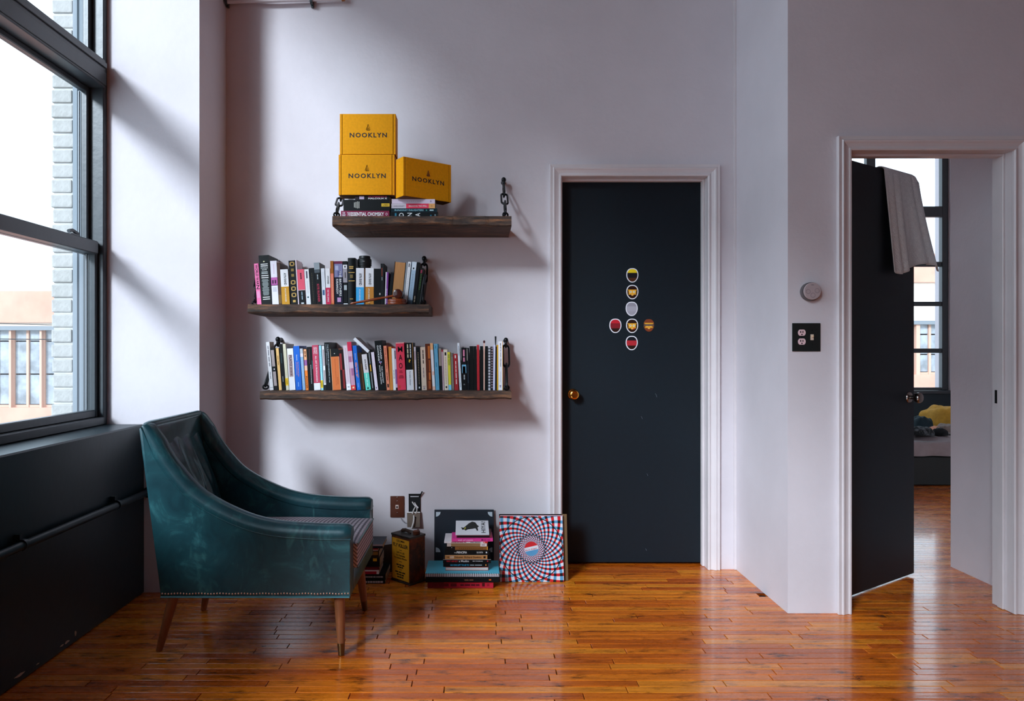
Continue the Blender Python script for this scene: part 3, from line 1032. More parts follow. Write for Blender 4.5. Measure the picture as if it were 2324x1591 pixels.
mb = MB()
g = mb.grid(back_cushion, 40, 30)
ret = bmesh.ops.extrude_edge_only(mb.bm, edges=[e for e in mb.bm.edges if e.is_boundary])
for v in [q for q in ret['geom'] if isinstance(q, bmesh.types.BMVert)]:
    v.co.x -= 0.030
bmesh.ops.holes_fill(mb.bm, edges=[e for e in mb.bm.edges if e.is_boundary], sides=400)
mb.build('back_cushion', M_LEATHER, chair, smooth=60)

# seat cushion in checked cloth, with piped edges, on a leather front rail
SX0, SX1 = -1.135 - CXc, -0.462 - CXc


def seat_top(x, y):
    u, v = (x - SX0) / (SX1 - SX0), (y + 0.200) / 0.400
    return 0.405 + 0.026 * math.sin(PI * min(1, max(0, u)) ** 0.8) ** 0.6 * math.sin(PI * min(1, max(0, v))) ** 0.5 + 0.008


mb = MB()
nx, ny = 34, 22
top = [[mb.bm.verts.new((SX0 + (SX1 - SX0) * i / (nx - 1), -0.200 + 0.400 * j / (ny - 1), seat_top(SX0 + (SX1 - SX0) * i / (nx - 1), -0.200 + 0.400 * j / (ny - 1)))) for j in range(ny)] for i in range(nx)]
for i in range(nx - 1):
    for j in range(ny - 1):
        mb.bm.faces.new([top[i][j], top[i + 1][j], top[i + 1][j + 1], top[i][j + 1]])
ret = bmesh.ops.extrude_edge_only(mb.bm, edges=[e for e in mb.bm.edges if e.is_boundary])
for v in [q for q in ret['geom'] if isinstance(q, bmesh.types.BMVert)]:
    v.co.z = 0.318
bmesh.ops.holes_fill(mb.bm, edges=[e for e in mb.bm.edges if e.is_boundary], sides=400)
mb.bevel(0.006, 2, 60)
seat = mb.build('seat_cushion', M_CHECK, chair, smooth=50)
MB().tube([(SX1 + 0.001, -0.199 + 0.398 * i / 16, seat_top(SX1, -0.199 + 0.398 * i / 16) - 0.003) for i in range(17)], 0.0032, 8).build('piping', mat('pale_teal_piping', rgb(95, 120, 122), rough=0.5), seat, smooth=80)
MB().tube([(SX1 + 0.001, -0.199 + 0.398 * i / 16, 0.321) for i in range(17)], 0.0032, 8).build('piping', mat('pale_teal_piping', rgb(95, 120, 122), rough=0.5), seat, smooth=80)
MB().box(-0.500 - CXc, -0.2025, zb + 0.002, -0.474 - CXc, 0.2025, 0.3165).bevel(0.006, 2).build('front_rail', M_LEATHER, chair, smooth=40)
MB().box(-1.15 - CXc, -0.202, zb + 0.004, -0.500 - CXc, 0.202, 0.3165).build('seat_platform', mat('black_lining', (0.006, 0.007, 0.007, 1), rough=0.9), chair)

# legs
for (fx, fy, tx, ty) in ((-0.5157, 2.628, -0.529, 2.655), (-1.2216, 2.730, -1.166, 2.690), (-0.5016, 3.085, -0.524, 3.06), (-1.2166, 3.112, -1.166, 3.05)):
    a, b = Vector((fx - CXc, fy - CYc, 0.0)), Vector((tx - CXc, ty - CYc, zb + 0.004))
    if fx < -1: a.y = (2.665 if fy < 2.9 else 3.085) - CYc
    k = 0.19
    m_ = a.lerp(b, k)
    leg = MB().tube([m_, a.lerp(b, 0.6), b], [0.0145, 0.0185, 0.0215], 18).build('leg', M_LEG, chair, smooth=60)
    d = (b - a).normalized()
    MB().tube([a + Vector((0, 0, 0.0012)), m_], [0.0118, 0.0147], 18).build('ferrule', M_FERRULE if fx > -1 else M_LEG, leg, smooth=60)

# ------------------------------------------------------------------ shelves of old beams hung on chains
def beam_material():
    m = bpy.data.materials.new('charred_reclaimed_beam')
    m.use_nodes = True
    nt = m.node_tree
    N, L = nt.nodes, nt.links
    p = N['Principled BSDF']
    tc = N.new('ShaderNodeTexCoord')
    mp = N.new('ShaderNodeMapping'); mp.inputs['Scale'].default_value = (7, 60, 60)
    L.new(tc.outputs['Object'], mp.inputs['Vector'])
    n = N.new('ShaderNodeTexNoise'); n.inputs['Scale'].default_value = 1.0; n.inputs['Detail'].default_value = 9; n.inputs['Roughness'].default_value = 0.72
    L.new(mp.outputs[0], n.inputs['Vector'])
    r = N.new('ShaderNodeValToRGB')
    e = r.color_ramp.elements
    e[0].position = 0.34; e[0].color = (0.010, 0.008, 0.007, 1)
    e[1].position = 0.80; e[1].color = rgb(215, 140, 88)
    k = r.color_ramp.elements.new(0.52); k.color = rgb(78, 56, 44)
    k = r.color_ramp.elements.new(0.66); k.color = rgb(136, 90, 58)
    L.new(n.outputs['Fac'], r.inputs['Fac']); L.new(r.outputs['Color'], p.inputs['Base Color'])
    p.inputs['Roughness'].default_value = 0.75
    bp = N.new('ShaderNodeBump'); bp.inputs['Strength'].default_value = 0.7; bp.inputs['Distance'].default_value = 0.006
    L.new(n.outputs['Fac'], bp.inputs['Height']); L.new(bp.outputs['Normal'], p.inputs['Normal'])
    return m


M_BEAM = beam_material()
M_IRON = mat('black_iron_chain', (0.010, 0.011, 0.013, 1), rough=0.34, metal=0.5)


def link_mesh(Ln, Wd, r):
    """one oval chain link, long axis Z, lying in the XZ plane"""
    pts = []
    h = Ln / 2 - Wd / 2
    for i in range(9):
        a = PI * i / 8
        pts.append((Wd / 2 * math.cos(a), 0, h + Wd / 2 * math.sin(a)))
    for i in range(9):
        a = PI + PI * i / 8
        pts.append((Wd / 2 * math.cos(a), 0, -h + Wd / 2 * math.sin(a)))
    return MB().tube(pts, r, 8, closed=True).mesh('chain_link', M_IRON, 80)


LINK = link_mesh(0.098, 0.032, 0.0052)


def shelf(name, label, px0, px1, ytop, Yf, th, seed, chains):
    rr = random.Random(seed)
    x0, x1 = XX(px0, Yf), XX(px1, Yf)
    zt = ZZ(ytop, Yf)
    s = thing(name, label, 'shelf', ((x0 + x1) / 2, YB - 0.001, zt))
    c = s.location
    # hewn board: long box with an uneven lower front arris
    mb = MB()
    n = 40
    dep = YB - 0.001 - Yf
    ph = [rr.uniform(0, 6) for _ in range(4)]
    rings = []
    for i in range(n + 1):
        t = i / n
        x = x0 + (x1 - x0) * t - c.x
        j = 0.0022 * math.sin(9 * t * 3 + ph[0]) + 0.0016 * math.sin(31 * t + ph[1]) + rr.uniform(-0.0012, 0.0012)
        k = 0.004 * math.sin(7 * t + ph[2]) + 0.002 * math.sin(23 * t + ph[3]) + rr.uniform(-0.0015, 0.0015)
        ring = [(x, -dep + 0.002 + j * 0.5, -0.002), (x, -dep + 0.005 + j * 0.3, 0.0), (x, 0, 0.0), (x, 0, -th), (x, -dep + 0.008 + j, -th + k), (x, -dep + j, -th + 0.008 + k)]
        rings.append([mb.bm.verts.new(p) for p in ring])
    for a, b in zip(rings, rings[1:]):
        for q in range(6):
            mb.bm.faces.new([a[q], b[q], b[(q + 1) % 6], a[(q + 1) % 6]])
    mb.bm.faces.new(rings[0]); mb.bm.faces.new(rings[-1][::-1])
    mb.build('board', M_BEAM, s)
    for (pxa, pya, pxs, Ys) in chains:
        # eye bolt in the wall, eye on the board, links between
        Ya = YB - 0.045
        a = V(pxa, pya, Ya)
        b = Vector((XX(pxs, Ys), Ys, zt + 0.012))
        la, lb_ = a - c, b - c
        MB().tube([(la.x, -0.0005, la.z + 0.004), (la.x, -0.020, la.z + 0.002), (la.x, -0.034, la.z)], [0.013, 0.0075, 0.0075], 12).build('eye_bolt', M_IRON, s, smooth=60)
        M = Matrix.Translation((la.x, la.y - 0.004, la.z - 0.012)) @ Matrix.Rotation(PI / 2, 4, 'Y')
        MB().tube(ringpts(18, 0.0165, 0.0165, M), 0.0062, 10, closed=True).build('wall_eye', M_IRON, s, smooth=80)
        MB().ball((la.x, la.y - 0.010, la.z + 0.006), 0.0125, 14, (1, 1, 1.15)).build('bolt_head', M_IRON, s, smooth=80)
        M = Matrix.Translation((lb_.x, lb_.y, 0.0145)) @ Matrix.Rotation(PI / 2, 4, 'X') @ Matrix.Rotation(0.5, 4, 'Y')
        MB().tube(ringpts(18, 0.0135, 0.0100, M), 0.0046, 10, closed=True).build('board_eye', M_IRON, s, smooth=80)
        top, bot = Vector((la.x, la.y - 0.004, la.z - 0.026)), Vector((lb_.x, lb_.y, 0.026))
        d = top - bot
        nL = max(2, round(d.length / 0.105))
        zx = d.normalized(); yx = zx.cross(Vector((1, 0, 0))).normalized(); xx = yx.cross(zx)
        q = Matrix((xx, yx, zx)).transposed().to_quaternion()
        for i in range(nL):
            o = link('chain_link', LINK, s)
            o.location = bot.lerp(top, (i + 0.5) / nL)
            o.rotation_mode = 'QUATERNION'
            o.rotation_quaternion = q @ Quaternion((0, 0, 1), 0.15 if i % 2 else PI / 2 + 0.1)
            f = d.length / nL / 0.0860
            o.scale = (1, 1, f)
    return zt


ZT = shelf('wall_shelf', 'short dark beam shelf highest on the wall, carrying the yellow boxes', 754, 1161, 490, 3.31, 0.046, 1, [(1143, 412, 1147, 3.36), (778, 425, 764, 3.36)])
ZM = shelf('wall_shelf', 'dark beam shelf in the middle, carrying books, gavel and lens', 562, 973, 690.5, 3.38, 0.047, 2, [(963, 590, 960, 3.45), (590, 612, 579, 3.52)])
ZB = shelf('wall_shelf', 'long brown beam shelf lowest on the wall, filled with books', 589, 1161, 889, 3.36, 0.040, 3, [(1148, 775, 1150, 3.44), (632, 773, 603, 3.52)])
for o in bpy.data.objects:
    if o.name.startswith('wall_shelf'):
        o['group'] = 'beam shelves on the back wall'

# ------------------------------------------------------------------ books
M_PAGES = mat('book_pages', rgb(205, 190, 165), rough=0.9, noise=0.08, nscale=1.0, stretch=(900, 2, 2))
M_PAGES_TAN = mat('browned_book_pages', rgb(190, 135, 85), rough=0.9, noise=0.22, nscale=1.0, stretch=(420, 3, 8), ramp=(0.3, 0.7))


def C(h, rough=0.45):
    r, g, b_ = (h >> 16) & 255, (h >> 8) & 255, h & 255
    return ink(r, g, b_, 1.2 if max(r, g, b_) > 70 else 0.6, rough)


def print_marks(b, f0, f1, v0, v1, n, m, T, H, y, way):
    """print too small to read in the photograph: short dashes"""
    rr = random.Random(int(f0 * 997 + n * 31))
    mb = MB()
    if way == 'down':
        cuts = [rr.uniform(0.7, 1.5) for _ in range(n)]
        tot, f = sum(cuts), f0
        for c in cuts:
            d = (f1 - f0) * c / tot
            mb.box(T * v0, y, H * (1 - f - d * 0.84), T * v1, y + 0.0003, H * (1 - f))
            f += d
    else:
        for i in range(n):
            a = f0 + (f1 - f0) * i / n
            w = rr.uniform(0.6, 1.0) * (v1 - v0) / 2
            c = (v0 + v1) / 2
            mb.box(T * (c - w), y, H * (1 - a - (f1 - f0) / n * 0.55), T * (c + w), y + 0.0003, H * (1 - a))
    tag(mb.build('print_marks', m, b), kind='stuff')


def book(label, T, H, D, cover, M, bands=(), texts=(), pages=None, hard=False, group=None, spine_in=False, name='book', round_=0.0):
    """spine towards -Y of its own frame; origin at the lower front left corner of the spine.
    bands: (from, to, colour[, v0, v1]) down the spine as fractions; texts: (string, from, to, v0, v1, colour[, way])"""
    b = tag(empty(name), label, 'book', group)
    b.matrix_world = M
    cm = C(cover)
    t = 0.0016 if not hard else 0.0026
    t = min(t, T * 0.2)
    if spine_in:      # fore-edge towards the viewer
        poly = [(0, 0), (t, 0), (t, D - t), (T - t, D - t), (T - t, 0), (T, 0), (T, D), (0, D)]
        MB().prism(poly, 0, H, 'Z').build('cover', cm, b)
        MB().box(t, 0.002, 0.002, T - t, D - t, H - 0.002).build('page_block', pages or M_PAGES, b)
        return b
    if round_:
        fr = [(T * i / 6, -round_ * math.sin(PI * i / 6)) for i in range(7)]
    else:
        fr = [(0, 0), (T, 0)]
    poly = fr + [(T, D), (T - t, D), (T - t, t), (t, t), (t, D), (0, D)]
    MB().prism(poly, 0, H, 'Z').build('cover', cm, b)
    ov = 0.003 if hard else 0.0004
    MB().box(t + 0.0002, t + 0.0002, ov, T - t - 0.0002, D - (0.004 if hard else 0.0005), H - ov).build('page_block', pages or M_PAGES, b)
    lift = round_ * 0.95 if round_ else 0
    for bd in bands:
        f0, f1, c = bd[:3]
        v0, v1 = bd[3:5] if len(bd) > 3 else (0.0, 1.0)
        if v0 == 0.0 and v1 == 1.0 and not round_:
            MB().box(-0.0002, -0.0003, H * (1 - f1), T + 0.0002, 0.0006, H * (1 - f0)).build('spine_band', C(c), b)
        else:
            MB().box(T * v0, -lift - 0.0004, H * (1 - f1), T * v1, -lift * 0.3 + 0.0002, H * (1 - f0)).build('spine_band', C(c), b)
    for tx in texts:
        s, f0, f1, v0, v1, c = tx[:6]
        way = tx[6] if len(tx) > 6 else 'down'
        y = -lift - 0.0008
        if s[0] == '#':
            print_marks(b, f0, f1, v0, v1, int(s[1:]), C(c), T, H, y, 'down' if way == 'down' else 'across')
        elif way == 'down':
            text(s, b, Matrix.Translation((T * v0, y, H * (1 - f0))) @ DOWN, H * (f1 - f0), T * (v1 - v0), C(c))
        elif way == 'up':
            text(s, b, Matrix.Translation((T * v1, y, H * (1 - f1))) @ UP, H * (f1 - f0), T * (v1 - v0), C(c))
        else:
            text(s, b, Matrix.Translation((T * v0, y, H * (1 - f1))) @ ACROSS, T * (v1 - v0), H * (f1 - f0), C(c))
    return b


ROW = {}


def upright(zs, Yb, bl, br, ytop, tilt, D, label, cover, bands=(), texts=(), dy=0.0, **kw):
    """a book standing on a shelf: pixel columns of its foot, pixel row of its head, lean in pixels"""
    Yf = Yb + dy
    x0, x1 = XX(bl, Yf), XX(br, Yf)
    zt = ZZ(ytop, Yf)
    hv = zt - zs
    lean = tilt * Yf / F
    if zs in ROW:            # never lean into the book on the left
        pr, pl, ph = ROW[zs]
        hh = min(hv, ph)
        lean = max(lean, hv * (pl + (pr - x0) / hh))
    ROW[zs] = (x1, lean / hv, hv)
    th = math.atan2(lean, hv)
    T = (x1 - x0) * math.cos(th) - 0.0005
    H = hv / math.cos(th) - (T * abs(math.sin(th)))
    if th < 0:      # leans to the left: turns about its lower left edge
        M = Matrix.Translation((x0, Yf, zs + 0.0004)) @ Matrix.Rotation(th, 4, 'Y')
    else:
        M = Matrix.Translation((x1, Yf, zs + 0.0004)) @ Matrix.Rotation(th, 4, 'Y') @ Matrix.Translation((-T, 0, 0))
    return book(label, T, max(H, 0.05), D, cover, M, bands, texts, **kw)


def lines(f0, f1, v0, v1, n, c, thick=0.5):
    """rows of print too small to read: thin rules across the spine"""
    out = []
    for i in range(n):
        a = f0 + (f1 - f0) * i / n
        out.append((a, a + (f1 - f0) / n * thick, c, v0, v1))
    return out


WHT, BLK, INKY, GLD = 0xE4E2E6, 0x14181B, 0x2A2D33, 0xC9A25A
G2 = 'books on the middle shelf'
YM = 3.49
m = lambda *a, **k: upright(ZM, YM, *a, group=G2, **k)
m(583.9, 593.9, 598, -7.6, .07, 'hot pink paperback at the left end of the middle shelf', 0xE070A0, [(.66, .82, 0xD98DB4, .15, .85)], [('WORLD WAR', .03, .50, .22, .80, 0x3A2030), ('Z', .51, .61, .10, .90, 0x2A1830, 'across')])
m(594.5, 617.6, 578.7, -8, .165, 'tall thick black hardback with white title lines', 0x141A1C,
  [(.17, .185, WHT, .15, .85), (.205, .22, WHT, .15, .85), (.40, .415, WHT, .15, .85), (.44, .455, WHT, .15, .85), (.83, .845, WHT, .15, .85), (.87, .885, WHT, .15, .85), (.115, .135, 0xF0D8B0, .42, .56)],
  [('DOUGLAS\nADAMS', .235, .305, .16, .84, 0xB8BDBD, 'across'), ('#2', .325, .385, .14, .86, 0xA8B0B0, 'across'), ('#14', .48, .81, .14, .86, 0x8E9898, 'across')], hard=True)
m(618.4, 633.1, 591.7, -5.6, .135, 'white paperback with a purple block mid spine', 0xDAD6E0, [(.37, .54, 0xB05C9C), (.54, .555, 0x5A2A50), (.43, .51, 0x4A1F45, .15, .4), (.43, .51, 0x4A1F45, .55, .8)] + lines(.60, .70, .2, .8, 4, 0xA8A8B4) + lines(.08, .3, .42, .58, 9, 0xC7A9BC))
m(633.6, 640.0, 596, -5, .15, 'thin dark brown book squeezed beside the purple-blocked paperback', 0x4A3328, [(.75, .95, 0x6B5230)])
m(640.6, 658.2, 610.9, -6.2, .11, 'white over ochre thick paperback, leftmost of its author set', 0xDDDCE0, [(.48, 1, 0xC08A28)], [('AYN RAND', .10, .44, .42, .74, 0x22262A), ('ATLAS SHRUGGED', .52, .90, .45, .62, 0xE8E2D8)])
m(661, 676.6, 591, -6.5, .15, 'black book with gold rings down its spine', 0x15191C,
  [(.10, .11, GLD, .2, .8)] + [b for f in (.03, .44, .58, .72) for b in ((f, f + .018, GLD, .28, .72), (f + .075, f + .093, GLD, .28, .72), (f + .014, f + .08, GLD, .16, .30), (f + .014, f + .08, GLD, .70, .84))] + [(.18, .24, 0x8A6F3A, .3, .7), (.30, .36, 0x8A6F3A, .3, .7), (.88, .93, GLD, .3, .7)])
m(676.8, 679.2, 589.6, -7, .12, 'very thin pinkish white booklet beside the gold-ringed book', 0xD9C8D4)
m(679.5, 695.2, 611, -5.6, .115, 'coral pink over black paperback on the middle shelf', 0xE0586E, [(.58, 1, BLK), (.57, .59, 0xDDD8D4), (.92, .96, 0xC9CDD0, .3, .7)], [('#3', .10, .28, .40, .60, 0x5A1E30), ('#2', .62, .86, .44, .56, 0x9FB8C8)])
m(695.9, 706.1, 611, -5.6, .115, 'slim white paperback with a dark dot, right of the coral one', 0xDCDDE4, [(.05, .25, 0x4A4458, .35, .65), (.75, .79, 0x1C4A52, .3, .62)] + lines(.32, .68, .42, .58, 12, 0xAFB4C4))
m(706.7, 718.5, 608, -5.6, .12, 'plain black paperback with a thin coloured title line', 0x171B1F, [(.12, .93, 0x4A4A40, .46, .50)] + lines(.15, .9, .44, .52, 16, 0x8C7A58, .35))
m(719.1, 731.5, 595.6, -7, .13, 'grey topped black paperback with red lettering', 0x1A1D21, [(0, .16, 0x8B949A), (.16, .24, 0x4E565C)], [('KITE RUNNER', .50, .92, .30, .70, 0xC23A55), ('#2', .28, .40, .42, .62, 0x9BA4A8)])
m(732.1, 740, 609, -4, .12, 'slim white paperback with a blue figure near the foot', 0xD6D8DE, [(.58, .72, 0x3F5F86, .2, .8)] + lines(.10, .5, .45, .6, 12, 0xA5A8B2))
m(740.6, 751.1, 609, -2.5, .11, 'white over crimson paperback on the middle shelf', 0xDDDCE0, [(.52, 1, 0xC22C50)], [('AYN RAND', .20, .42, .38, .74, 0x24282C), ('WE THE LIVING', .57, .90, .30, .66, 0xE8D0D8)])
m(752, 758.8, 592.2, -2.5, .13, 'thin brown topped orange paperback on the middle shelf', 0xE0785C, [(0, .28, 0x9A5A1E), (.94, 1, 0xC06A38)] + lines(.33, .9, .4, .65, 16, 0xE8A890))
m(760.4, 779, 592.8, -2, .15, 'thick marbled violet and black novel', 0x1C1E38, [(0, .06, 0x6A2440), (.06, .36, 0x7C7CA0), (.10, .2, 0xA7A9C4, .1, .5), (.22, .33, 0x50527C, .4, .9), (.82, .92, 0xB88CB8, .3, .75)], [('THE BROTHERS', .22, .79, .58, .84, 0xE6E6EC), ('KARAMAZOV', .40, .74, .20, .46, 0xE6E6EC)])
m(780, 789.6, 592.8, -2, .14, 'narrow black paperback with white and grey patches', 0x181C20, [(.08, .17, 0xD8D8DC), (.105, .145, 0x15181C, .35, .65), (.17, .48, 0x9A949C), (.54, .65, 0xA9B0B4, .15, .85), (.95, 1, 0xD0D4D8)], [('#1', .25, .40, .4, .65, 0x4A474C)])
m(790.2, 807.6, 585.5, -1, .15, 'tall black cloth hardback with gold bands', 0x191E21, [(.30, .314, GLD, .1, .9), (.475, .489, GLD, .1, .9)], [('#2', .175, .245, .14, .80, GLD, 'across'), ('#3', .355, .43, .28, .70, 0x9A8048, 'across'), ('#1', .855, .88, .2, .72, GLD, 'across')], hard=True, round_=0.004)
m(807.9, 825.8, 608.5, 0, .11, 'white over sky blue thick paperback below the camera lens', 0xD8D7DC, [(.51, 1, 0x3FA4DC)], [('AYN RAND', .14, .46, .38, .74, 0x22262A), ('ATLAS SHRUGGED', .56, .93, .38, .58, 0xE4EEF4)])
m(826.0, 828.8, 611, 0, .11, 'very thin brown booklet between two thick paperbacks', 0x5A3C26)
m(829.2, 848, 608.5, 0, .11, 'white over tan thick paperback, right below the camera lens', 0xDCDBDE, [(.50, 1, 0xC07E34)], [('AYN RAND', .14, .45, .40, .70, 0x22262A), ('ATLAS SHRUGGED', .54, .92, .32, .52, 0xE4DED4), ('O', .935, .965, .4, .6, 0x3A2A18, 'across')])
m(848.4, 863.8, 610, 0, .12, 'plain black paperback behind the gavel handle', 0x15191B, [(.66, .71, 0xDAD2CC, .80, .98), (.675, .695, 0xC05030, .86, .94)])
m(864.2, 872.2, 598.5, -5, .13, 'dark grey paperback leaning left behind the gavel', 0x23272A, [(.10, .3, 0x8A3A2A, .3, .5), (.32, .4, 0x8E9498, .3, .5)])
m(872.9, 879.3, 617.7, 2.3, .12, 'thin purple and white paperback behind the gavel', 0x7A3A8C, [(0, 1, 0xDAD6E0, 0, .38)] + lines(.5, .95, .5, .8, 9, 0xC7A8D2))
m(879.8, 886.0, 619, 7.5, .13, 'thin black booklet leaning right beside the browned page edge', 0x1B1F24)
m(886.4, 911.8, 593.4, 9.0, .105, 'thick book turned round to show its browned page edge', 0x1C1E20, pages=M_PAGES_TAN, spine_in=True)
m(912.2, 915.6, 597, 9.6, .12, 'thin grey booklet beside the browned page edge', 0x8C9299)
m(916, 923.2, 594, 10, .13, 'slim white paperback leaning right on the middle shelf', 0xDADCE2, [(.04, .12, 0x3A3E48, .3, .6), (.93, 1, 0xA85A4A)] + lines(.2, .85, .4, .6, 16, 0xB4B8C4))
m(924.6, 934.8, 594, 11, .13, 'pale blue paperback leaning right on the middle shelf', 0x9CB4C8, [(0, .19, 0xC9D4DE), (.13, .17, 0x2A3440, .3, .6), (.88, 1, 0x5A7488)] + lines(.28, .72, .35, .6, 12, 0x7F98AC))
m(935.2, 942.6, 595, 11, .14, 'plain black book leaning right beside the pale blue one', 0x181B1F, [], [('#2', .78, .93, .4, .65, 0xB9A890)])
m(943, 950.4, 608, 11, .13, 'black paperback with green print leaning near the chain', 0x17201B, [(.05, .14, 0x8A3048, .2, .7)] + lines(.16, .6, .35, .65, 10, 0x4E7A3C))
m(950.8, 956.6, 622, 11, .12, 'dark book at the right end of the middle shelf', 0x22242A, [(.1, .95, 0x6E7074, .02, .12)])

# camera lens standing on two of the paperbacks
lens_z = ZZ(608.5, YM) + 0.0012
ln = thing('camera_lens', 'black camera lens standing on top of the middle shelf books', 'camera lens', (XX(827.5, YM + 0.04), YM + 0.040, lens_z))
M_LENS = mat('black_lens_rubber', (0.011, 0.012, 0.013, 1), rough=0.42)
MB().lathe([(0.030, 0), (0.031, 0.002), (0.0312, 0.012), (0.0325, 0.014)], 32).build('mount_ring', M_LENS, ln, smooth=30)
mb = MB(); mb.lathe([(0.0345, 0.014), (0.0345, 0.0225), (0.0335, 0.0235), (0.0345, 0.0245), (0.0348, 0.046), (0.0335, 0.0475)], 48); mb.build('focus_ring', M_LENS, ln, smooth=30)
for k in range(3):
    MB().tube(ringpts(32, 0.0349, 0.0349, Matrix.Translation((0, 0, 0.018 + 0.010 * k))), 0.0007, 5, closed=True).build('grip_rib', M_LENS, ln)
MB().lathe([(0.0335, 0.0475), (0.0295, 0.051), (0.0288, 0.060), (0.0275, 0.0635), (0.020, 0.0635), (0.019, 0.060), (0.001, 0.060)], 32).build('front_cap', M_LENS, ln, smooth=30)
text('Nikon', ln, Matrix.Translation((-0.006, -0.0352, 0.033)) @ ACROSS, 0.012, 0.0035, C(0xC8C8C8))

# gavel on its round block
M_MAH = mat('varnished_mahogany', rgb(150, 72, 40), rough=0.22, noise=0.25, nscale=6, stretch=(2, 20, 20), coat=0.4)
M_MAHD = mat('dark_varnished_mahogany', rgb(74, 34, 28), rough=0.2, noise=0.25, nscale=8, coat=0.4)
GY = 3.436
sb = thing('sound_block', 'round reddish wooden sound block under the gavel head', 'sound block', (XX(901, GY), GY, ZM + 0.0004))
MB().lathe([(0.046, 0), (0.047, 0.003), (0.047, 0.012), (0.044, 0.014), (0.0455, 0.016), (0.0455, 0.024), (0.043, 0.0275), (0.036, 0.029), (0.001, 0.029)], 40).build('turned_block', M_MAH, sb, smooth=35)
gv = thing('gavel', 'reddish wooden gavel resting on its sound block', 'gavel', (XX(904, GY), GY, ZM + 0.0300))
# the head lies with its axis towards the viewer
Mh = Matrix.Translation((0, 0.034, 0.0235)) @ Matrix.Rotation(PI / 2, 4, 'X')
MB().lathe([(0.018, 0), (0.022, 0.002), (0.0235, 0.008), (0.021, 0.011), (0.023, 0.014), (0.0235, 0.034), (0.0235, 0.054), (0.021, 0.057), (0.0235, 0.060), (0.022, 0.066), (0.014, 0.069), (0.001, 0.0695)], 32, Mh).build('head', M_MAHD, gv, smooth=35)
he = V(795, 684, GY) - Vector(gv.location)
he.y = 0; he.z = -0.0300 + 0.0062
hs = Vector((-0.018, 0, 0.016))
pts = [hs.lerp(he, t) for t in (0, .06, .12, .16, .20, .24, .30, .45, .70, .90, .96, 1.0)]
MB().tube(pts, [.0060, .0064, .0052, .0070, .0052, .0050, .0058, .0068, .0062, .0054, .0058, .0030], 14).build('handle', M_MAH, gv, smooth=60)

# bottom shelf
G3 = 'books on the lowest shelf'
YL = 3.48
b = lambda *a, **k: upright(ZB, YL, *a, group=G3, **k)
b(613, 621, 776, -9.6, .075, 'tall off-white book at the left end of the lowest shelf', 0xCFCED0, [(.94, .95, 0x8A8A90)], [('#4', .08, .52, .35, .62, 0x7C7C84), ('#2', .62, .78, .38, .6, 0x8A8A92)])
b(622, 631, 789.5, -9, .08, 'dark slim book with two grey title patches', 0x1E2124, [(.05, .44, 0x9A8E8E, .12, .88), (.49, .52, 0xC9C4CC, .4, .7), (.56, .90, 0x9A8E8E, .12, .88)])
b(633.4, 639.8, 790, -7.5, .125, 'plain tan slim book near the left end', 0xD8AE70, [], [('#2', .18, .42, .35, .6, 0x9A7440)])
b(640.4, 648.4, 780.4, -7.5, .14, 'tall thin black book with faint teal print', 0x14181B, [(.2, .42, 0x3E5A5E, .4, .52), (.70, .82, 0x8A9296, .4, .55)])
b(649.6, 656, 780.4, -8, .16, 'cream book with yellow sticker low on its spine', 0xC6C0A8, [(.74, .90, 0xF0B42C, 0, 1)] + lines(.10, .7, .4, .55, 14, 0xA8A48C), [('USED', .765, .875, .3, .72, 0x6A4A10)])
b(657, 670.8, 790.6, -5.9, .14, 'white book with a large mauve title panel', 0xD8D7DA, [(.15, .68, 0x9C8688, .15, .80)], [('PLATO', .17, .42, .34, .70, 0x2A2024), ('#3', .45, .66, .36, .62, 0x6E5A5C)])
b(671.9, 685.4, 785, -6.4, .15, 'bright blue book with orange lines, further left of the blue pair', 0x1C5CB8, [], [('Rousseau', .20, .33, .42, .58, 0xD6DDEA), ('The Discourses and other', .36, .70, .55, .70, 0xE08A70), ('early political writings', .36, .66, .28, .42, 0xE08A70), ('#1', .82, .94, .42, .56, 0x6F98D8)])
b(687, 693.4, 791, -6.5, .13, 'pale blue slim book right of the first blue one', 0x7FA0C0, [(0, .12, 0xA8AEB6), (.12, .2, 0xCBC4D8)] + lines(.28, .85, .4, .58, 14, 0x9DBAD4))
b(694.5, 700.6, 792.7, -5.5, .12, 'orange slim book with a purple patch', 0xF07830, [(0, .26, 0xF0A078), (.26, .40, 0x8C5A90), (.40, .52, 0xD8A890)], [('#2', .04, .2, .3, .66, 0x5A3018), ('POWER', .66, .96, .26, .74, 0x4A2410)])
b(701, 712.9, 787, -5, .15, 'black book with dotted white title left of the dark red one', 0x15191C, [(.32, .52, 0x1E5A5A, .86, 1)] + lines(.42, .86, .55, .68, 18, 0xB8BCC0) + lines(.05, .4, .40, .52, 12, 0x6A3438))
b(713.3, 727.8, 783, -5.6, .15, 'raspberry red book with a white foot', 0xB04058, [(.845, 1, 0xD8D7DC)], [('ALL ART IS PROPAGANDA', .24, .82, .42, .66, 0xF0D4DA), ('GEORGE\nORWELL', .04, .2, .22, .80, 0xF0C8D0)])
b(729, 734, 784, -5.5, .13, 'thin aqua book with yellow sticker at its foot', 0x92CCD6, [(.78, .95, 0xF0C02C)] + lines(.12, .6, .4, .6, 12, 0x5E9CAA), [('USED', .80, .93, .25, .75, 0x6A4A10)])
b(735.8, 741, 785, -5.5, .13, 'thin white booklet with long grey label', 0xD9DADF, [(.08, .45, 0x9C8C90, .25, .85), (.55, .85, 0x9C8C90, .25, .85), (.88, 1, 0x2A2E34)])
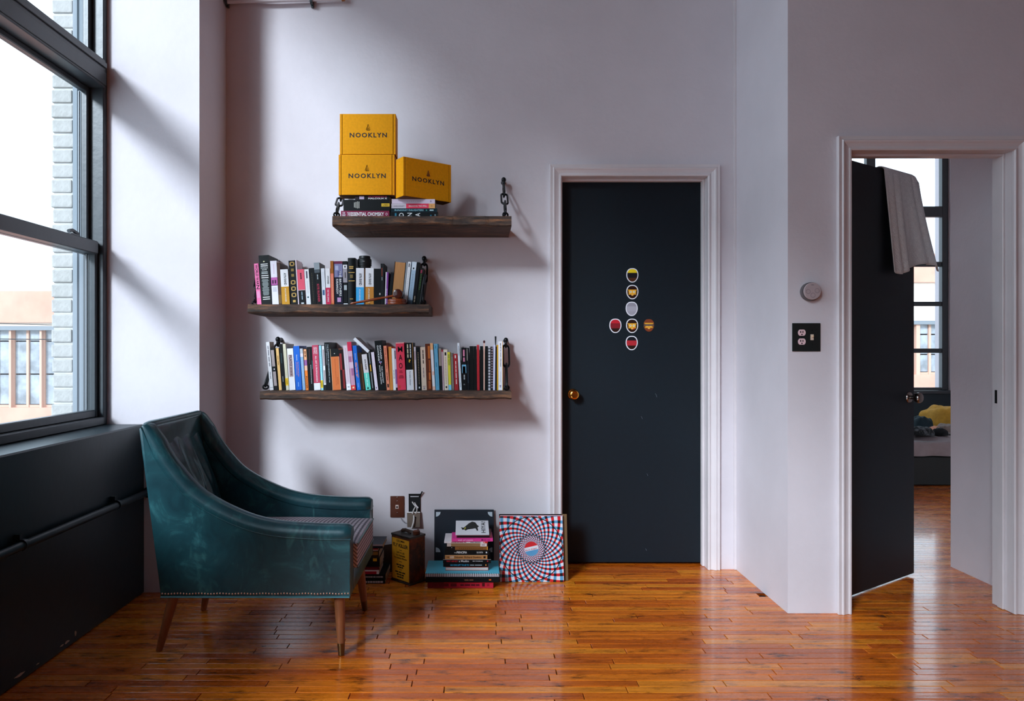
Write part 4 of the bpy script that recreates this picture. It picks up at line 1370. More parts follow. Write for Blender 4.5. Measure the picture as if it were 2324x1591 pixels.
b(741.5, 753.4, 777, -6, .19, 'tall black handbook with widely spaced white lettering', 0x15191D, [], [('THE ELEMENTS OF TYPOGRAPHIC STYLE', .04, .84, .58, .76, 0xB8C4CC), ('ROBERT BRINGHURST', .04, .48, .26, .40, 0x8A949C)])
b(755, 774.2, 791, -6, .13, 'thick orange book with a black top band and worn edges', 0xC46A3A, [(0, .19, 0x1C2022), (.11, .125, 0xD8D4C8, .44, .54), (0, 1, 0xD8C0A0, 0, .03), (.2, 1, 0xD8C0A0, .97, 1)] + lines(.25, .9, .46, .52, 18, 0x9A4A22) + lines(.70, .88, .66, .74, 5, 0x7A3818))
b(774.8, 785.4, 793, -7, .14, 'dark book with a worn red spine', 0x2A1818, [(.10, .5, 0x8C2A2C, .1, .55), (.5, .96, 0x7A2426, .5, .95)])
b(787, 796.9, 784, -11, .16, 'tall pinkish white paperback leaning left of the floral one', 0xCDBDC6, [(.86, 1, 0xDDDCE2), (.92, .94, 0x7C8088, .3, .7)] + lines(.06, .82, .45, .58, 26, 0xA48E9C))
b(797.8, 807.6, 775.6, -12, .15, 'floral pink paperback with red top and foot', 0xB88AA0, [(0, .19, 0xC62C4C), (.19, .3, 0xC7A0B4), (.30, .42, 0x9E6486, .1, .6), (.42, .55, 0xC9AEC0), (.55, .7, 0x9A6088, .4, .9), (.90, 1, 0xD03A3A), (.93, .965, 0xE8C8A0, .3, .7)])
b(810.2, 819.2, 784, -10.5, .15, 'bright blue book with orange lines, further right of the blue pair', 0x1C62BE, [], [('Rousseau', .18, .32, .42, .60, 0xD6DDEA), ('#4', .38, .74, .55, .70, 0xE08A70), ('#3', .38, .70, .26, .42, 0xE08A70), ('#1', .84, .96, .4, .58, 0x6F98D8)])
b(819.6, 828.8, 800, -10.5, .14, 'dark brown book under the slanting white one', 0x3A2A20, [(.3, .98, 0x5A3C24, .6, .9)])
b(830.4, 842.2, 803.4, -10, .11, 'white over turquoise paperback under the slanting book', 0xC9C4C8, [(.52, 1, 0x5CC4B4), (.93, .97, 0x1E3A3A, .3, .65)], [('AYN RAND', .14, .44, .38, .72, 0x22262A), ('#3', .54, .90, .40, .55, 0xB8E0D8)])
b(843.6, 849.6, 793, -10, .13, 'thin black book with yellow specks', 0x24262A, [(.05, .35, 0xB4B8BC, .4, .6), (.37, .54, 0xD8A030, .3, .7), (.56, .95, 0x8C9094, .35, .65)])
b(851.8, 858.8, 799, -10, .13, 'thin pale lilac paperback left of a tall black book', 0xD4C8D6, [(.92, .96, 0x5A4A6A, .3, .6)] + lines(.3, .6, .4, .6, 8, 0xB4A8BA))
b(860.6, 877.6, 772.4, -11, .16, 'tall thick black book with white lettering and lilac bird', 0x14191C, [(.42, .45, 0x9A8CC0, .35, .5), (.44, .48, 0xC080A0, .48, .58), (.42, .45, 0x7C8CB8, .56, .72)], [('RICHARD', .10, .38, .60, .80, 0xD8DCE0), ('DAWKINS', .10, .41, .26, .48, 0xD8DCE0), ('THE GREATEST', .52, .86, .58, .74, 0xD8DCE0), ('SHOW ON EARTH', .50, .88, .30, .46, 0xD8DCE0)])
b(878, 885, 784.7, -8, .15, 'salmon slim book right of the tall black one', 0xDC8468, [(.86, .94, 0x2A1A18, .3, .75)], [('FIVE SISTERS', .06, .52, .32, .66, 0x9A4A38), ('#2', .60, .80, .38, .6, 0x8A4030)])
b(885.4, 892.4, 787, -4, .14, 'plain orange tan slim book left of two white ones', 0xC47C38)
b(892.9, 898.7, 790.6, -5, .12, 'thin white booklet left of the big red book', 0xDFDEE4, [], [('#3', .52, .74, .4, .6, 0x8A8A94)])
b(899, 902.6, 791, -4.5, .12, 'very thin lilac booklet touching the big red book', 0xC8B4C8, [(.05, .25, 0x24282C, .2, .7), (.5, .85, 0x8C5A90), (.94, 1, 0x14181B)])
b(903, 921.9, 777, -5, .16, 'thick red book with big stacked black letters', 0xD23A52, [(.90, .96, 0xB8442E, .1, .35), (.0, .02, 0xE8A0A0)],
  [('M', .085, .20, .22, .78, 0x1C1416, 'across'), ('A', .255, .375, .28, .72, 0x1C1416, 'across'), ('O', .43, .55, .28, .70, 0x1C1416, 'across'), ('#3', .59, .65, .22, .70, 0x8E2030, 'across'), ('#3', .69, .76, .16, .80, 0x6E1A28, 'across')])
b(923.8, 940.1, 777.8, -4, .15, 'black over white book with a yellow disc', 0x17191B, [(.57, 1, 0xD8D7DC), (0, 1, 0xC08A40, .96, 1)], [('#4', .03, .33, .62, .74, 0xD8DCE0), ('#3', .03, .33, .22, .38, 0xC8BCA0), ('?', .355, .415, .36, .68, 0xE0B840, 'across'), ('Portable Atheist', .60, .90, .40, .62, 0x6A6E78)])
b(942.6, 946.9, 787.4, -3.5, .13, 'thin pale grey booklet right of the yellow disc', 0xC9C0C8, [(.1, .3, 0x8A5A60, .3, .6)])
b(947.3, 957.2, 788, -4.5, .13, 'black slim book with a speckled title line', 0x15191C, [(.92, .96, 0xC9CDD0, .35, .65)] + lines(.12, .88, .42, .56, 20, 0xB49A78), [])
b(957.6, 968.9, 787.5, -4, .14, 'beige paperback with a rounded pale spine', 0xCDB8A6, [(.90, .93, 0xA8908A, .2, .8), (.94, .98, 0x8A8088, .3, .7)], [('#3', .07, .40, .42, .62, 0x4A3C3A), ('#3', .48, .72, .42, .58, 0x7A6A70)])
b(969.5, 980.8, 780, -6, .16, 'tall dark brown book with ragged orange spine', 0x5A2A1A, [(.05, .32, 0xB4622C, .5, .95), (.35, .6, 0xA0522A, .6, .9), (.62, .78, 0xC06A34, .5, .85), (.8, .97, 0x9A4E28, .35, .8)])
b(982, 988.2, 778.8, -6, .14, 'thin white book with orange ends', 0xD8D6DC, [(0, .14, 0xF0A878), (.60, .68, 0xE8B4A8, .2, .9), (.92, 1, 0xE8B0A0)])
b(989.2, 997.8, 780.4, -5, .15, 'tall steel blue book', 0x5E9CBC, [(.04, .1, 0x3E7896, .35, .6), (.40, .5, 0x3E7896, .35, .6)] + lines(.55, .92, .4, .56, 12, 0x447C98))
b(998.3, 1004.4, 790.6, -3, .13, 'thin half grey, half black booklet', 0x23282E, [(0, .42, 0x8C7F78)])
b(1004.8, 1008.4, 793.8, -3, .12, 'very thin dusky pink booklet', 0xB49AA4, [(0, .05, 0x9A2A34)])
b(1009, 1018, 793, -3, .12, 'cream book with a black leaf mark', 0xD6C8B8, [(.07, .15, 0x1C1E20, .3, .72), (.90, .95, 0x2A2420, .3, .7)] + lines(.19, .86, .38, .60, 18, 0x9A7A60))
b(1018.6, 1024.7, 799, -4, .11, 'thin yellow book with pale blue foot', 0xD2C83C, [(.86, 1, 0x7CC0DC)], [('#2', .06, .38, .35, .6, 0x3E6A3A)])
b(1025.2, 1030.8, 801.3, -3, .12, 'thin grey brown booklet left of a dark red book', 0x6E665E, [(.1, .95, 0x8E877E, .5, .8)])
b(1031.6, 1041.2, 803, -3, .12, 'short dark red paperback with white title', 0x9C2A30, [(.04, .12, 0xE8E0DC, .35, .6)], [('#5', .2, .86, .42, .62, 0xE8C8C4)])
b(1043, 1048.2, 778.3, -5.5, .15, 'tall thin white book standing above its neighbours', 0xD2D8E0, [(.06, .27, 0x8C98A8, .35, .62), (.84, .94, 0x8C98A8, .35, .62)] + lines(.4, .75, .42, .56, 10, 0xA8B4C0))
b(1048.7, 1060, 789, -2, .14, 'black book with a small blue and pink picture', 0x15181C, [(.40, .60, 0x6CA8C8, .08, .94), (.44, .58, 0x3A2A44, .22, .78), (.56, .60, 0xB46A98, .2, .8)], [('#2', .05, .35, .35, .68, 0xC87A98), ('#2', .64, .76, .4, .62, 0xA8B0B4), ('O', .85, .88, .35, .6, 0xA8B0B4, 'across')])
b(1060.5, 1066, 789.5, -2, .13, 'thin black book with faint blue print', 0x161C24, [(.02, .30, 0x9A948C, .1, .4)] + lines(.4, .85, .45, .62, 12, 0x4A5E78))
b(1066.4, 1075, 785.8, -1, .15, 'plain black notebook, left of the black pair', 0x141A1B)
b(1075.4, 1082.4, 785.8, -1, .15, 'plain black notebook, right of the black pair', 0x161C1D)
b(1082.9, 1088.8, 782.6, -1, .14, 'thin bright red notebook with a frayed top', 0xA4232C, [(0, .03, 0xC04048, .1, .9)])
b(1089.2, 1096.4, 785.8, 0, .15, 'plain black notebook left of the giant match', 0x141A1C)
b(1101.2, 1107.2, 785.8, 0, .15, 'plain black notebook right of the giant match', 0x12181A)
b(1108, 1112.9, 788, 0, .14, 'thin notebook with silvery spiral binding', 0xB9B8C0, lines(.02, .98, 0, 1, 14, 0x5A5A62), name='notebook')
b(1113.4, 1118.2, 787, 0, .14, 'thin dark notebook with pinkish spiral binding', 0x2A2A30, lines(.02, .98, .3, 1, 16, 0x8E7880), name='notebook')
b(1118.8, 1123.2, 783, 1, .14, 'thin lilac white notebook near the right end', 0xC4C4DC, name='notebook')
b(1123.6, 1127.2, 787, 0, .14, 'thin black notebook near the right end of the lowest shelf', 0x16191C)
b(1127.6, 1130.8, 783, 0, .14, 'thin mustard booklet beside the last white book', 0xC8962C)
b(1131.2, 1141.4, 774.6, -1, .14, 'white jacketed hardback at the right end, beside the chain', 0xDCDAE0, [(0, 1, 0xD09A34, .90, 1)], [('god is not Great', .04, .52, .36, .66, 0x33363C), ('Christopher', .62, .84, .38, .58, 0x9A9CA4), ('#2', .90, .95, .2, .66, 0x4A2A6A, 'across')], hard=True)

# a book lying slantwise on top of the lowest row
sl = Vector((XX(799.5, YL - .004), YL - 0.004, ZZ(772, YL)))
book('white spined book lying slantwise over the lowest row', 0.0165, 0.098, 0.14, 0xD6D8DE, Matrix.Translation((XX(834, YL - .004), YL - 0.004, ZZ(801, YL))) @ Matrix.Rotation(-math.radians(47), 4, 'Y') @ Matrix.Translation((0, 0, 0.0)), [(0, 1, 0x5A2430, .93, 1)], [], group=G3)

# oversized match and a flat black stick among the books
mt = thing('giant_match', 'oversized wooden match with a dark red head among the books', 'match', (XX(1098.8, YL), YL + 0.004, ZB + 0.0004))
MB().prism([(-0.0030, -0.0030), (0.0030, -0.0030), (0.0030, 0.0030), (-0.0030, 0.0030)], 0, ZZ(778, YL) - ZB, 'Z').build('stick', C(0xD4A898), mt)
MB().ball((0, 0, ZZ(776, YL) - ZB), 0.0058, 14, (1, 1, 1.3)).build('match_head', C(0x4A1C22), mt, smooth=80)
st = thing('black_stick', 'flat black wedge shaped stick poking up near the right end', 'stick', (XX(1125.5, YL), YL + 0.06, ZZ(788, YL) + 0.0025))
MB().prism([(-0.0020, 0), (0.0020, 0), (0.0046, 0.053), (-0.0046, 0.053)], -0.003, 0.003, 'Y').bevel(0.0006).build('blade', C(0x1C2226), st)

# ------------------------------------------------------------------ top shelf: books lying flat
G1 = 'books lying on the top shelf'


def lying(px0, px1, zlo, zhi, Yf, D, label, cover, bands=(), texts=(), ang=0.0, group=G1, **kw):
    x1 = XX(px1, Yf)
    H = XX(px1, Yf) - XX(px0, Yf)
    M = Matrix.Translation((x1, Yf, zlo + 0.0003)) @ Matrix.Rotation(ang, 4, 'Z') @ Matrix.Rotation(-PI / 2, 4, 'Y')
    return book(label, zhi - zlo - 0.0006, H, D, cover, M, bands, texts, group=group, **kw)


YT = 3.350
zz = [ZT, ZT + 0.0325, ZT + 0.086, ZT + 0.105]
lying(773.7, 883.6, zz[0], zz[1], YT, .15, 'maroon book with bold white title at the foot of its stack', 0x7A2442, [], [('ESSENTIAL CHOMSKY', .20, .89, .22, .78, 0xF0E8EC), ('THE', .135, .19, .22, .78, 0xE8D8E0), ('NOAM\nCHOMSKY', .02, .10, .16, .84, 0xE8D0DC), ('O', .92, .965, .3, .7, 0xE0C8D4)])
lying(779.3, 884.6, zz[1], zz[2], YT, .15, 'thick black book with yellow sticker on the top shelf', 0x14191B, [(.82, .995, 0xE8B83A, .38, .66)], [('USED', .845, .975, .44, .60, 0x5A4410), ('#4', .23, .36, .16, .88, 0xA8A8A0, 'across')])
lying(806, 884.2, zz[2], zz[3], YT + 0.002, .13, 'black and pink book directly under the yellow boxes', 0x1A1618, [(.0, .1, 0x3A2A30), (.12, .26, 0xB8A8C0, .1, .9)], [('MALCOLM X', .38, .93, .10, .52, 0xE8E0E8), ('THE AUTOBIOGRAPHY OF', .38, .92, .60, .86, 0xD84A80)])
cw = [ZT, ZT + 0.0275, ZT + 0.0455, ZT + 0.0685, ZT + 0.0905]
lying(885.6, 993.5, cw[0], cw[1], YT + 0.004, .15, 'black book with large spaced white letters on the top shelf', 0x10191E, [(.84, .87, 0x2A6A80, .2, .5), (.93, .96, 0x6A8088, .3, .6)], [('D', .185, .285, .18, .84, 0xE8ECEE, 'across'), ('N', .36, .46, .18, .84, 0xE8ECEE, 'across'), ('A', .53, .63, .18, .84, 0xE8ECEE, 'across'), ('#2', .10, .14, .2, .86, 0x3E9AB8, 'across')])
lying(886.2, 992, cw[1], cw[2], YT + 0.006, .14, 'dark teal paperback above the black lettered one', 0x123440, [(.76, .785, 0x3E8A80, .3, .7)], [('RUNAWAY DAUGHTERS', .09, .71, .25, .75, 0x8ABCC8), ('#1', .84, .94, .32, .68, 0xA8C4CC)])
lying(888.2, 987, cw[2], cw[3], YT + 0.008, .14, 'grey and pink paperback with an orange end', 0xC4BCC6, [(.34, .86, 0xE0405C), (.86, 1, 0xE8A468), (.58, .68, 0xC02A48, .92, 1.0)], [('BREAKING THE SPELL', .40, .82, .34, .66, 0xF4D8DC), ('DANIEL C DENNETT', .05, .30, .36, .6, 0x8A8490), ('O', .905, .945, .32, .68, 0xA06A3A)])
lying(889.2, 987, cw[3], cw[4], YT + 0.008, .14, 'pale lilac paperback carrying the tilted yellow box', 0xD4C6D8, lines(.36, .70, .35, .65, 7, 0xA89AB0, .12) + [(.89, .92, 0x9A8CA4, .3, .7)], [])

# yellow mailing boxes
def box_material():
    return mat('yellow_printed_cardboard', rgb(242, 162, 14, 1.0), rough=0.65, noise=0.06, nscale=90, spec=0.15)


M_BOX = box_material()
M_BOXIN = mat('brown_raw_cardboard', rgb(110, 74, 40), rough=0.8, noise=0.1, nscale=30)
M_BOXINK = mat('black_box_print', (0.012, 0.014, 0.016, 1), rough=0.6)


def mail_box(label, loc, rotz, w=.268, h=.194, d=.085):
    bx = thing('mailing_box', label, 'box', loc, (0, 0, rotz), 'yellow mailing boxes')
    e = 0.0105                      # side walls stand proud at both ends of the front flap
    MB().box(0.0025, 0.0060, 0.0, w - 0.0025, d, h - 0.0015).build('box_body', M_BOXIN, bx)
    MB().box(e + 0.0026, 0.0, 0.0008, w - e - 0.0026, 0.0034, h - 0.001).bevel(0.0008).build('front_flap', M_BOX, bx)
    MB().box(0.0, 0.0006, 0.0, 0.0024, d, h).bevel(0.0006).build('side_wall', M_BOX, bx)
    MB().box(w - 0.0024, 0.0006, 0.0, w, d, h).bevel(0.0006).build('side_wall', M_BOX, bx)
    MB().box(0.0026, 0.0006, 0.0, e, 0.0034, h).bevel(0.0006).build('corner_tab', M_BOX, bx)
    MB().box(w - e, 0.0006, 0.0, w - 0.0026, 0.0034, h).bevel(0.0006).build('corner_tab', M_BOX, bx)
    MB().box(0.0026, 0.0036, h - 0.0014, w - 0.0026, d, h + 0.0008).build('lid', M_BOX, bx)
    # tent emblem and name
    text('NOOKLYN', bx, Matrix.Translation((w * .178, -0.0006, h * .415)) @ ACROSS, w * .665, h * .118, M_BOXINK)
    cx, z0, k = w * .505, h * .60, h * .135
    P = lambda x, z: (cx + x * k, -0.0007, z0 + z * k)
    tent = [P(-.34, 0.05), P(-.10, .70), P(.06, 1.05)], [P(.34, 0.05), P(.10, .70), P(-.06, 1.05)], [P(-.34, .05), P(-.20, -.03), P(.20, -.03), P(.34, .05)], [P(-.12, 0), P(0, .42), P(.12, 0)]
    for q, t in enumerate(tent):
        MB().tube(t, 0.0019, 6, flat=0.3).build('tent_emblem', M_BOXINK, bx)
    return bx


YX = 3.338
zb1 = zz[3] + 0.0006
mail_box('lower yellow cardboard box of the stacked pair', (XX(768.5, YX), YX, zb1), 0)
mail_box('upper yellow cardboard box of the stacked pair', (XX(771, YX), YX + 0.001, zb1 + .1955), 0)
mail_box('yellow cardboard box turned aside on the pale paperbacks', (XX(915.5, 3.285), 3.285, cw[4] + 0.0006), math.radians(35), w=.268, h=.185, d=.075)

# ------------------------------------------------------------------ things on the floor along the back wall
G4 = 'books piled beside the record sleeves'


def ystack(py):
    return EYE * F / (py - CY)


def pile(px0, px1, z0, z1, Yf, D, label, cover, bands=(), texts=(), ang=0.0, **kw):
    return lying(px0, px1, z0, z1, Yf, D, label, cover, bands, texts, ang, **kw)


YS = 3.355
z = 0.0008
pile(970.5, 1119.5, z, z + .0315, YS + .012, .20, 'thick red book at the foot of the floor pile', 0xB22236, [(0, .25, 0x7A1828), (.83, .87, 0x4A1018, .25, .8), (.90, .94, 0x8A1A28, .3, .7)], [('#3', .07, .46, .25, .72, 0x6A1424), ('#4', .50, .80, .34, .62, 0x5A1020)], group=G4)
z += .0318
pile(965.5, 1133, z, z + .022, YS, .215, 'large black book under the blue spiral notebook', 0x12171A, [(.86, .89, 0xC05A28, .4, .7)], [('#2', .53, .66, .38, .66, 0x6A4A38)], group=G4)
z += .0224
# spiral notebook, its binding towards the viewer
nb = thing('spiral_notebook', 'turquoise spiral notebook under the pile of books', 'notebook', (XX(965, YS), YS, z), (0, 0, 0), G4)
nw, nd = XX(1133.5, YS) - XX(965, YS), .215
MB().box(0, 0.008, 0, nw, nd, 0.0016).build('back_cover', C(0x23282C), nb)
MB().box(0.001, 0.008, 0.0018, nw - 0.001, nd - 0.002, 0.0165).build('page_block', mat('white_notebook_pages', rgb(214, 208, 214), rough=0.9), nb)
MB().box(0, 0.008, 0.0167, nw, nd, 0.0182).build('front_cover', C(0x55B4CC), nb)
ring = MB().tube(ringpts(14, 0.0098, 0.0112, Matrix.Translation((0, 0.0105, 0.0090)) @ Matrix.Rotation(PI / 2, 4, 'Y')), 0.0011, 6, closed=True).mesh('binding_ring', mat('dark_wire', (0.03, 0.03, 0.035, 1), rough=0.3, metal=0.7), 80)
for i in range(34):
    link('binding_ring', ring, nb, (0.006 + (nw - 0.012) * i / 33, 0, 0))
z += .0188
YQ = YS + .052
def q(px0, px1, th, D, label, cover, bands=(), texts=(), dy=0.0, ang=0.0, **kw):
    global z
    o = pile(px0, px1, z, z + th, YQ + dy, D, label, cover, bands, texts, ang, group=G4, **kw)
    z += th + .0003
    return o


q(1011, 1108.6, .0165, .135, 'hardback turned to show white pages and an orange rim', 0xC8482A, spine_in=True, pages=mat('clean_white_pages', rgb(222, 214, 210), rough=0.9))
q(1006, 1107, .0185, .14, 'black book with blue lettering low in the floor pile', 0x14181B, [(.945, .97, 0xC8803A, .3, .7)], [('NO ONE LEFT TO LIE TO', .16, .58, .30, .72, 0x3CA4D0), ('#2', .60, .90, .36, .62, 0x8A9296)])
q(1005.5, 1114, .0185, .15, 'black book with red and white lettering in the floor pile', 0x14171A, [(.0, 1, 0xB8B0B0, .93, 1), (.92, .945, 0xB02A34, .35, .68)], [('WHY I AM NOT', .07, .31, .26, .74, 0xC23038), ('a Muslim', .33, .54, .28, .80, 0xD8D4D4), ('IBN WARRAQ', .62, .83, .34, .66, 0xC4C4C8)])
q(1010, 1106, .0205, .14, 'copper coloured book with black and white title', 0xB07A48, [(0, 1, 0xC8A078, .9, 1)], [('THE', .03, .10, .3, .7, 0x2A1C14), ('GOD', .12, .21, .24, .76, 0xE8E0D8), ('Delusion', .23, .42, .28, .74, 0x2A1C14), ('Richard Dawkins', .46, .86, .28, .74, 0x2A1C14), ('#1', .91, .97, .26, .74, 0x2A1C14)])
q(1009.5, 1110, .0245, .145, 'thick black book with a large white serif title', 0x14181A, [(.925, .955, 0xC8CCD0, .36, .66)], [('PRINCIPIA', .27, .50, .30, .76, 0xE4E4E4), ('THE', .21, .26, .34, .56, 0xB8B8B8), ('ISAAC NEWTON', .72, .86, .34, .70, 0xC0C0C0)])
q(1014, 1107, .0170, .13, 'brown book with a black end in the floor pile', 0x7A5028, [(0, .20, 0x201A18), (.98, 1, 0xC8923A), (.11, .13, 0xB8B0A8, .6, .78)] + lines(.3, .9, .35, .6, 12, 0x5A3A1C))
q(1014.5, 1105.5, .0155, .12, 'tan book with a white label at its right end', 0x8A6A48, [(0, .1, 0xB8A8A0), (.83, .99, 0xCFC6C4)], [('#1', .865, .96, .34, .62, 0x8A7A78)] )
q(1008, 1107, .0095, .15, 'thin white paperback with a red end', 0xD8D2D4, [(.90, 1, 0xC23030), (.915, .935, 0xF0D8C8, .3, .7)], [('#5', .16, .52, .3, .7, 0x9A4A50), ('#2', .60, .86, .34, .64, 0x3A3A40)])
q(1025, 1118.5, .0150, .12, 'bright pink paperback near the top of the floor pile', 0xD23C8C, [(.72, .76, 0x5A1A40, .25, .75)], [('veil of roses', .15, .52, .26, .78, 0xF0C0DC), ('#2', .76, .95, .36, .6, 0x7A1C54)], dy=-.004, ang=0.02)
q(1036, 1116, .0115, .13, 'thin dark book with a rosy cover below the greeting card', 0x6A2C34, [(.02, .94, 0x241A20, .12, .88)], dy=.006)
# greeting card on top
gc = thing('greeting_card', 'white greeting card with black cat lying on the floor pile', 'card', (XX(1034, YQ + .02), YQ + 0.006, z + 0.0006), (math.radians(13), 0, math.radians(1)), None)
gw, gd = 0.165, 0.150
MB().box(0, 0, 0, gw, gd, 0.0022).build('card_stock', mat('white_card', rgb(226, 224, 228), rough=0.7), gc)
M_CAT = mat('black_card_print', (0.010, 0.012, 0.010, 1), rough=0.6)
cat = [(.20, .34), (.16, .52), (.235, .48), (.30, .60), (.40, .80), (.50, .92), (.60, .86), (.66, .66), (.71, .58), (.66, .50), (.68, .30), (.64, .26), (.60, .44), (.48, .40), (.36, .36), (.30, .28), (.26, .36)]
MB().prism([(x * gw, y * gd) for x, y in cat], 0.0023, 0.0027, 'Z').build('cat_print', M_CAT, gc)
for ex, ey in ((.275, .40), (.29, .48)):
    MB().lathe([(0.0035, 0.0028), (0.0035, 0.0030)], 10, Matrix.Translation((ex * gw, ey * gd, 0))).build('eye_print', C(0xD8D040), gc)
text('HIYA!', gc, Matrix.Translation((.90 * gw, .12 * gd, 0.0028)) @ Matrix.Rotation(PI / 2, 4, 'Z'), gd * .80, gw * .13, M_CAT)

# dark mount board leaning on the wall behind the pile
bd = thing('mount_board', 'dark navy mount board with pale corner mounts leaning on the wall', 'board', (XX(1053, 3.60), 3.617, 0.0006), (-math.radians(4.5), 0, 0))
bw, bh = XX(1121, 3.62) - XX(985.5, 3.62), .318
MB().box(-bw / 2, 0, 0, bw / 2, 0.004, bh).build('board_sheet', mat('navy_board', (0.012, 0.020, 0.032, 1), rough=0.5), bd)
for sx in (-1, 1):
    for zc, sz in ((bh - .012, -1), (.10, 1)):
        x = sx * (bw / 2 - .008)
        pts = [(x, zc)] + [(x - sx * .024 * math.cos(a), zc + sz * .024 * math.sin(a)) for a in (0, .4, .8, 1.2, PI / 2)]
        MB().prism(pts, -0.0008, -0.0002, 'Y').build('corner_mount', C(0xB8C4CC), bd)

# record sleeves leaning beside the closet door
SW = .318


def sleeve(label, px0, Yb, lean, m, h=SW, w=SW, t=.0035, rz=0.0):
    o = thing('record_sleeve', label, 'record sleeve', (XX(px0, Yb), Yb, 0.0006), (-math.radians(lean), 0, rz), 'record sleeves beside the closet door')
    MB().box(0, 0, 0, w, t, h).bevel(0.0006).build('sleeve', m, o)
    return o


def swirl_material():
    """a generic ring pattern of red, blue and black arcs on white"""
    m = bpy.data.materials.new('swirling_ring_print')
    m.use_nodes = True
    nt = m.node_tree
    N, L = nt.nodes, nt.links
    p = N['Principled BSDF']
    tc = N.new('ShaderNodeTexCoord')
    sp = N.new('ShaderNodeSeparateXYZ'); L.new(tc.outputs['Object'], sp.inputs[0])

    def mth(op, a, b=None, v=None):
        n = N.new('ShaderNodeMath'); n.operation = op
        for i, q_ in enumerate((a, b)):
            if q_ is None: continue
            if isinstance(q_, (int, float)): n.inputs[i].default_value = q_
            else: L.new(q_, n.inputs[i])
        return n.outputs[0]
    x = mth('SUBTRACT', sp.outputs['X'], SW / 2)
    y = mth('SUBTRACT', sp.outputs['Z'], SW / 2)
    r = mth('SQRT', mth('ADD', mth('MULTIPLY', x, x), mth('MULTIPLY', y, y)))
    a = mth('DIVIDE', mth('ARCTAN2', y, x), 2 * PI)
    lr = mth('LOGARITHM', mth('ADD', r, 0.002), 2.7182818)

    def fam(n, k, off, duty):
        s = mth('ADD', mth('MULTIPLY', a, n), mth('MULTIPLY', lr, k))
        f = mth('FRACT', mth('ADD', mth('ADD', s, off), 40.0))
        return mth('LESS_THAN', f, duty)
    A = fam(26, 4.2, 0.0, .45)
    B = fam(26, -4.2, 0.25, .45)
    D = fam(26, 4.2, 0.32, .40)

    def mixc(f, c1, c2):
        n = N.new('ShaderNodeMixRGB'); L.new(f, n.inputs[0])
        for i, c in ((1, c1), (2, c2)):
            if isinstance(c, tuple): n.inputs[i].default_value = c
            else: L.new(c, n.inputs[i])
        return n.outputs[0]
    white, red, blue, black = rgb(222, 222, 230), rgb(205, 38, 46), rgb(88, 152, 196), (0.012, 0.012, 0.016, 1)
    c = mixc(B, white, red)
    c = mixc(A, c, mixc(B, blue, black))
    c = mixc(mth('MULTIPLY', D, mth('LESS_THAN', mth('ABSOLUTE', mth('SUBTRACT', r, .068)), .007)), c, black)
    c = mixc(mth('LESS_THAN', mth('ABSOLUTE', mth('SUBTRACT', r, .155)), .0022), c, black)
    # disc in the middle: red above, white band, blue below
    tilt = mth('SUBTRACT', y, mth('MULTIPLY', x, 0.22))
    disc = mixc(mth('GREATER_THAN', tilt, -0.008), blue, mixc(mth('GREATER_THAN', tilt, 0.011), white, red))
    c = mixc(mth('LESS_THAN', r, .035), c, disc)
    L.new(c, p.inputs['Base Color'])
    p.inputs['Roughness'].default_value = 0.3
    return m


YA = ystack(1321)
s1 = sleeve('record sleeve with swirling red, blue and black ring pattern', 1134.5, YA, 10.5, swirl_material())
text('Black Angels', s1, Matrix.Translation((SW / 2 - .030, -0.0008, SW / 2 - .0135)) @ ACROSS @ Matrix.Rotation(0.216, 4, 'Z'), .060, .008, C(0xB0405C))
sleeve('black record sleeve directly behind the patterned one', 1133.5, YA + .012, 10.2, C(0x15161C), h=.326, w=.316)
sleeve('pinkish record sleeve peeping out between the others', 1135.5, YA + .006, 10.4, C(0xB89098), h=.3215, t=.002)
sleeve('brown hardboard sleeve showing at the right of the others', 1141.5, YA + .020, 10.0, C(0x6A5238), h=.324, w=.326)

# rusty tin can of fly killer
M_RUST = mat('rusty_tin', rgb(62, 40, 30), rough=0.6, noise=0.0, nscale=16, col2=rgb(140, 66, 28), ramp=(0.45, 0.72), metal=0.2, bump=0.3, bscale=50)
M_TINEDGE = mat('dark_tin_seam', rgb(70, 68, 66), rough=0.4, metal=0.6)
M_LABEL = mat('yellow_tin_label', rgb(240, 176, 40), rough=0.5, noise=0.0, nscale=9, col2=rgb(150, 95, 25), ramp=(0.55, 0.8))
Xn, Yn = -.332, 3.40
TW, TD, TH = .139, .100, .232
ang = math.atan2(.094, -.102)      # along the front face, going left and back
tin = thing('tin_can', 'old square tin with a yellow fly killer label', 'tin', (Xn, Yn, 0.0004), (0, 0, -math.radians(42.5)))
# local frame: x from the near corner to the left is negative; label face is y = 0
MB().box(-TW, 0, 0.0, 0, TD, TH).bevel(0.003, 2).build('tin_body', M_RUST, tin)
MB().box(-TW + .006, -0.0008, .014, -.007, 0.0006, TH - .016).build('paper_label', M_LABEL, tin)
for (za, zb_) in ((0.0002, .008), (TH - .006, TH + .004)):
    MB().prism([(-TW - .002, -.002), (.002, -.002), (.002, TD + .002), (-TW - .002, TD + .002)], za, zb_, 'Z').bevel(0.001).build('rim_seam', M_TINEDGE, tin)
MB().tube([(-TW * .86, TD * .5, TH + .004), (-TW * .80, TD * .5, TH + .012), (-TW * .62, TD * .5, TH + .017), (-TW * .44, TD * .5, TH + .012), (-TW * .38, TD * .5, TH + .004)], .0045, 8, flat=2.0).build('handle_strap', M_RUST, tin, smooth=60)
MB().lathe([(.018, TH + .004), (.018, TH + .020), (.016, TH + .022), (.001, TH + .022)], 20, Matrix.Translation((-TW * .16, TD * .62, 0))).build('screw_cap', M_RUST, tin, smooth=40)
LI = mat('black_label_ink', (0.012, 0.009, 0.006, 1), rough=0.7)
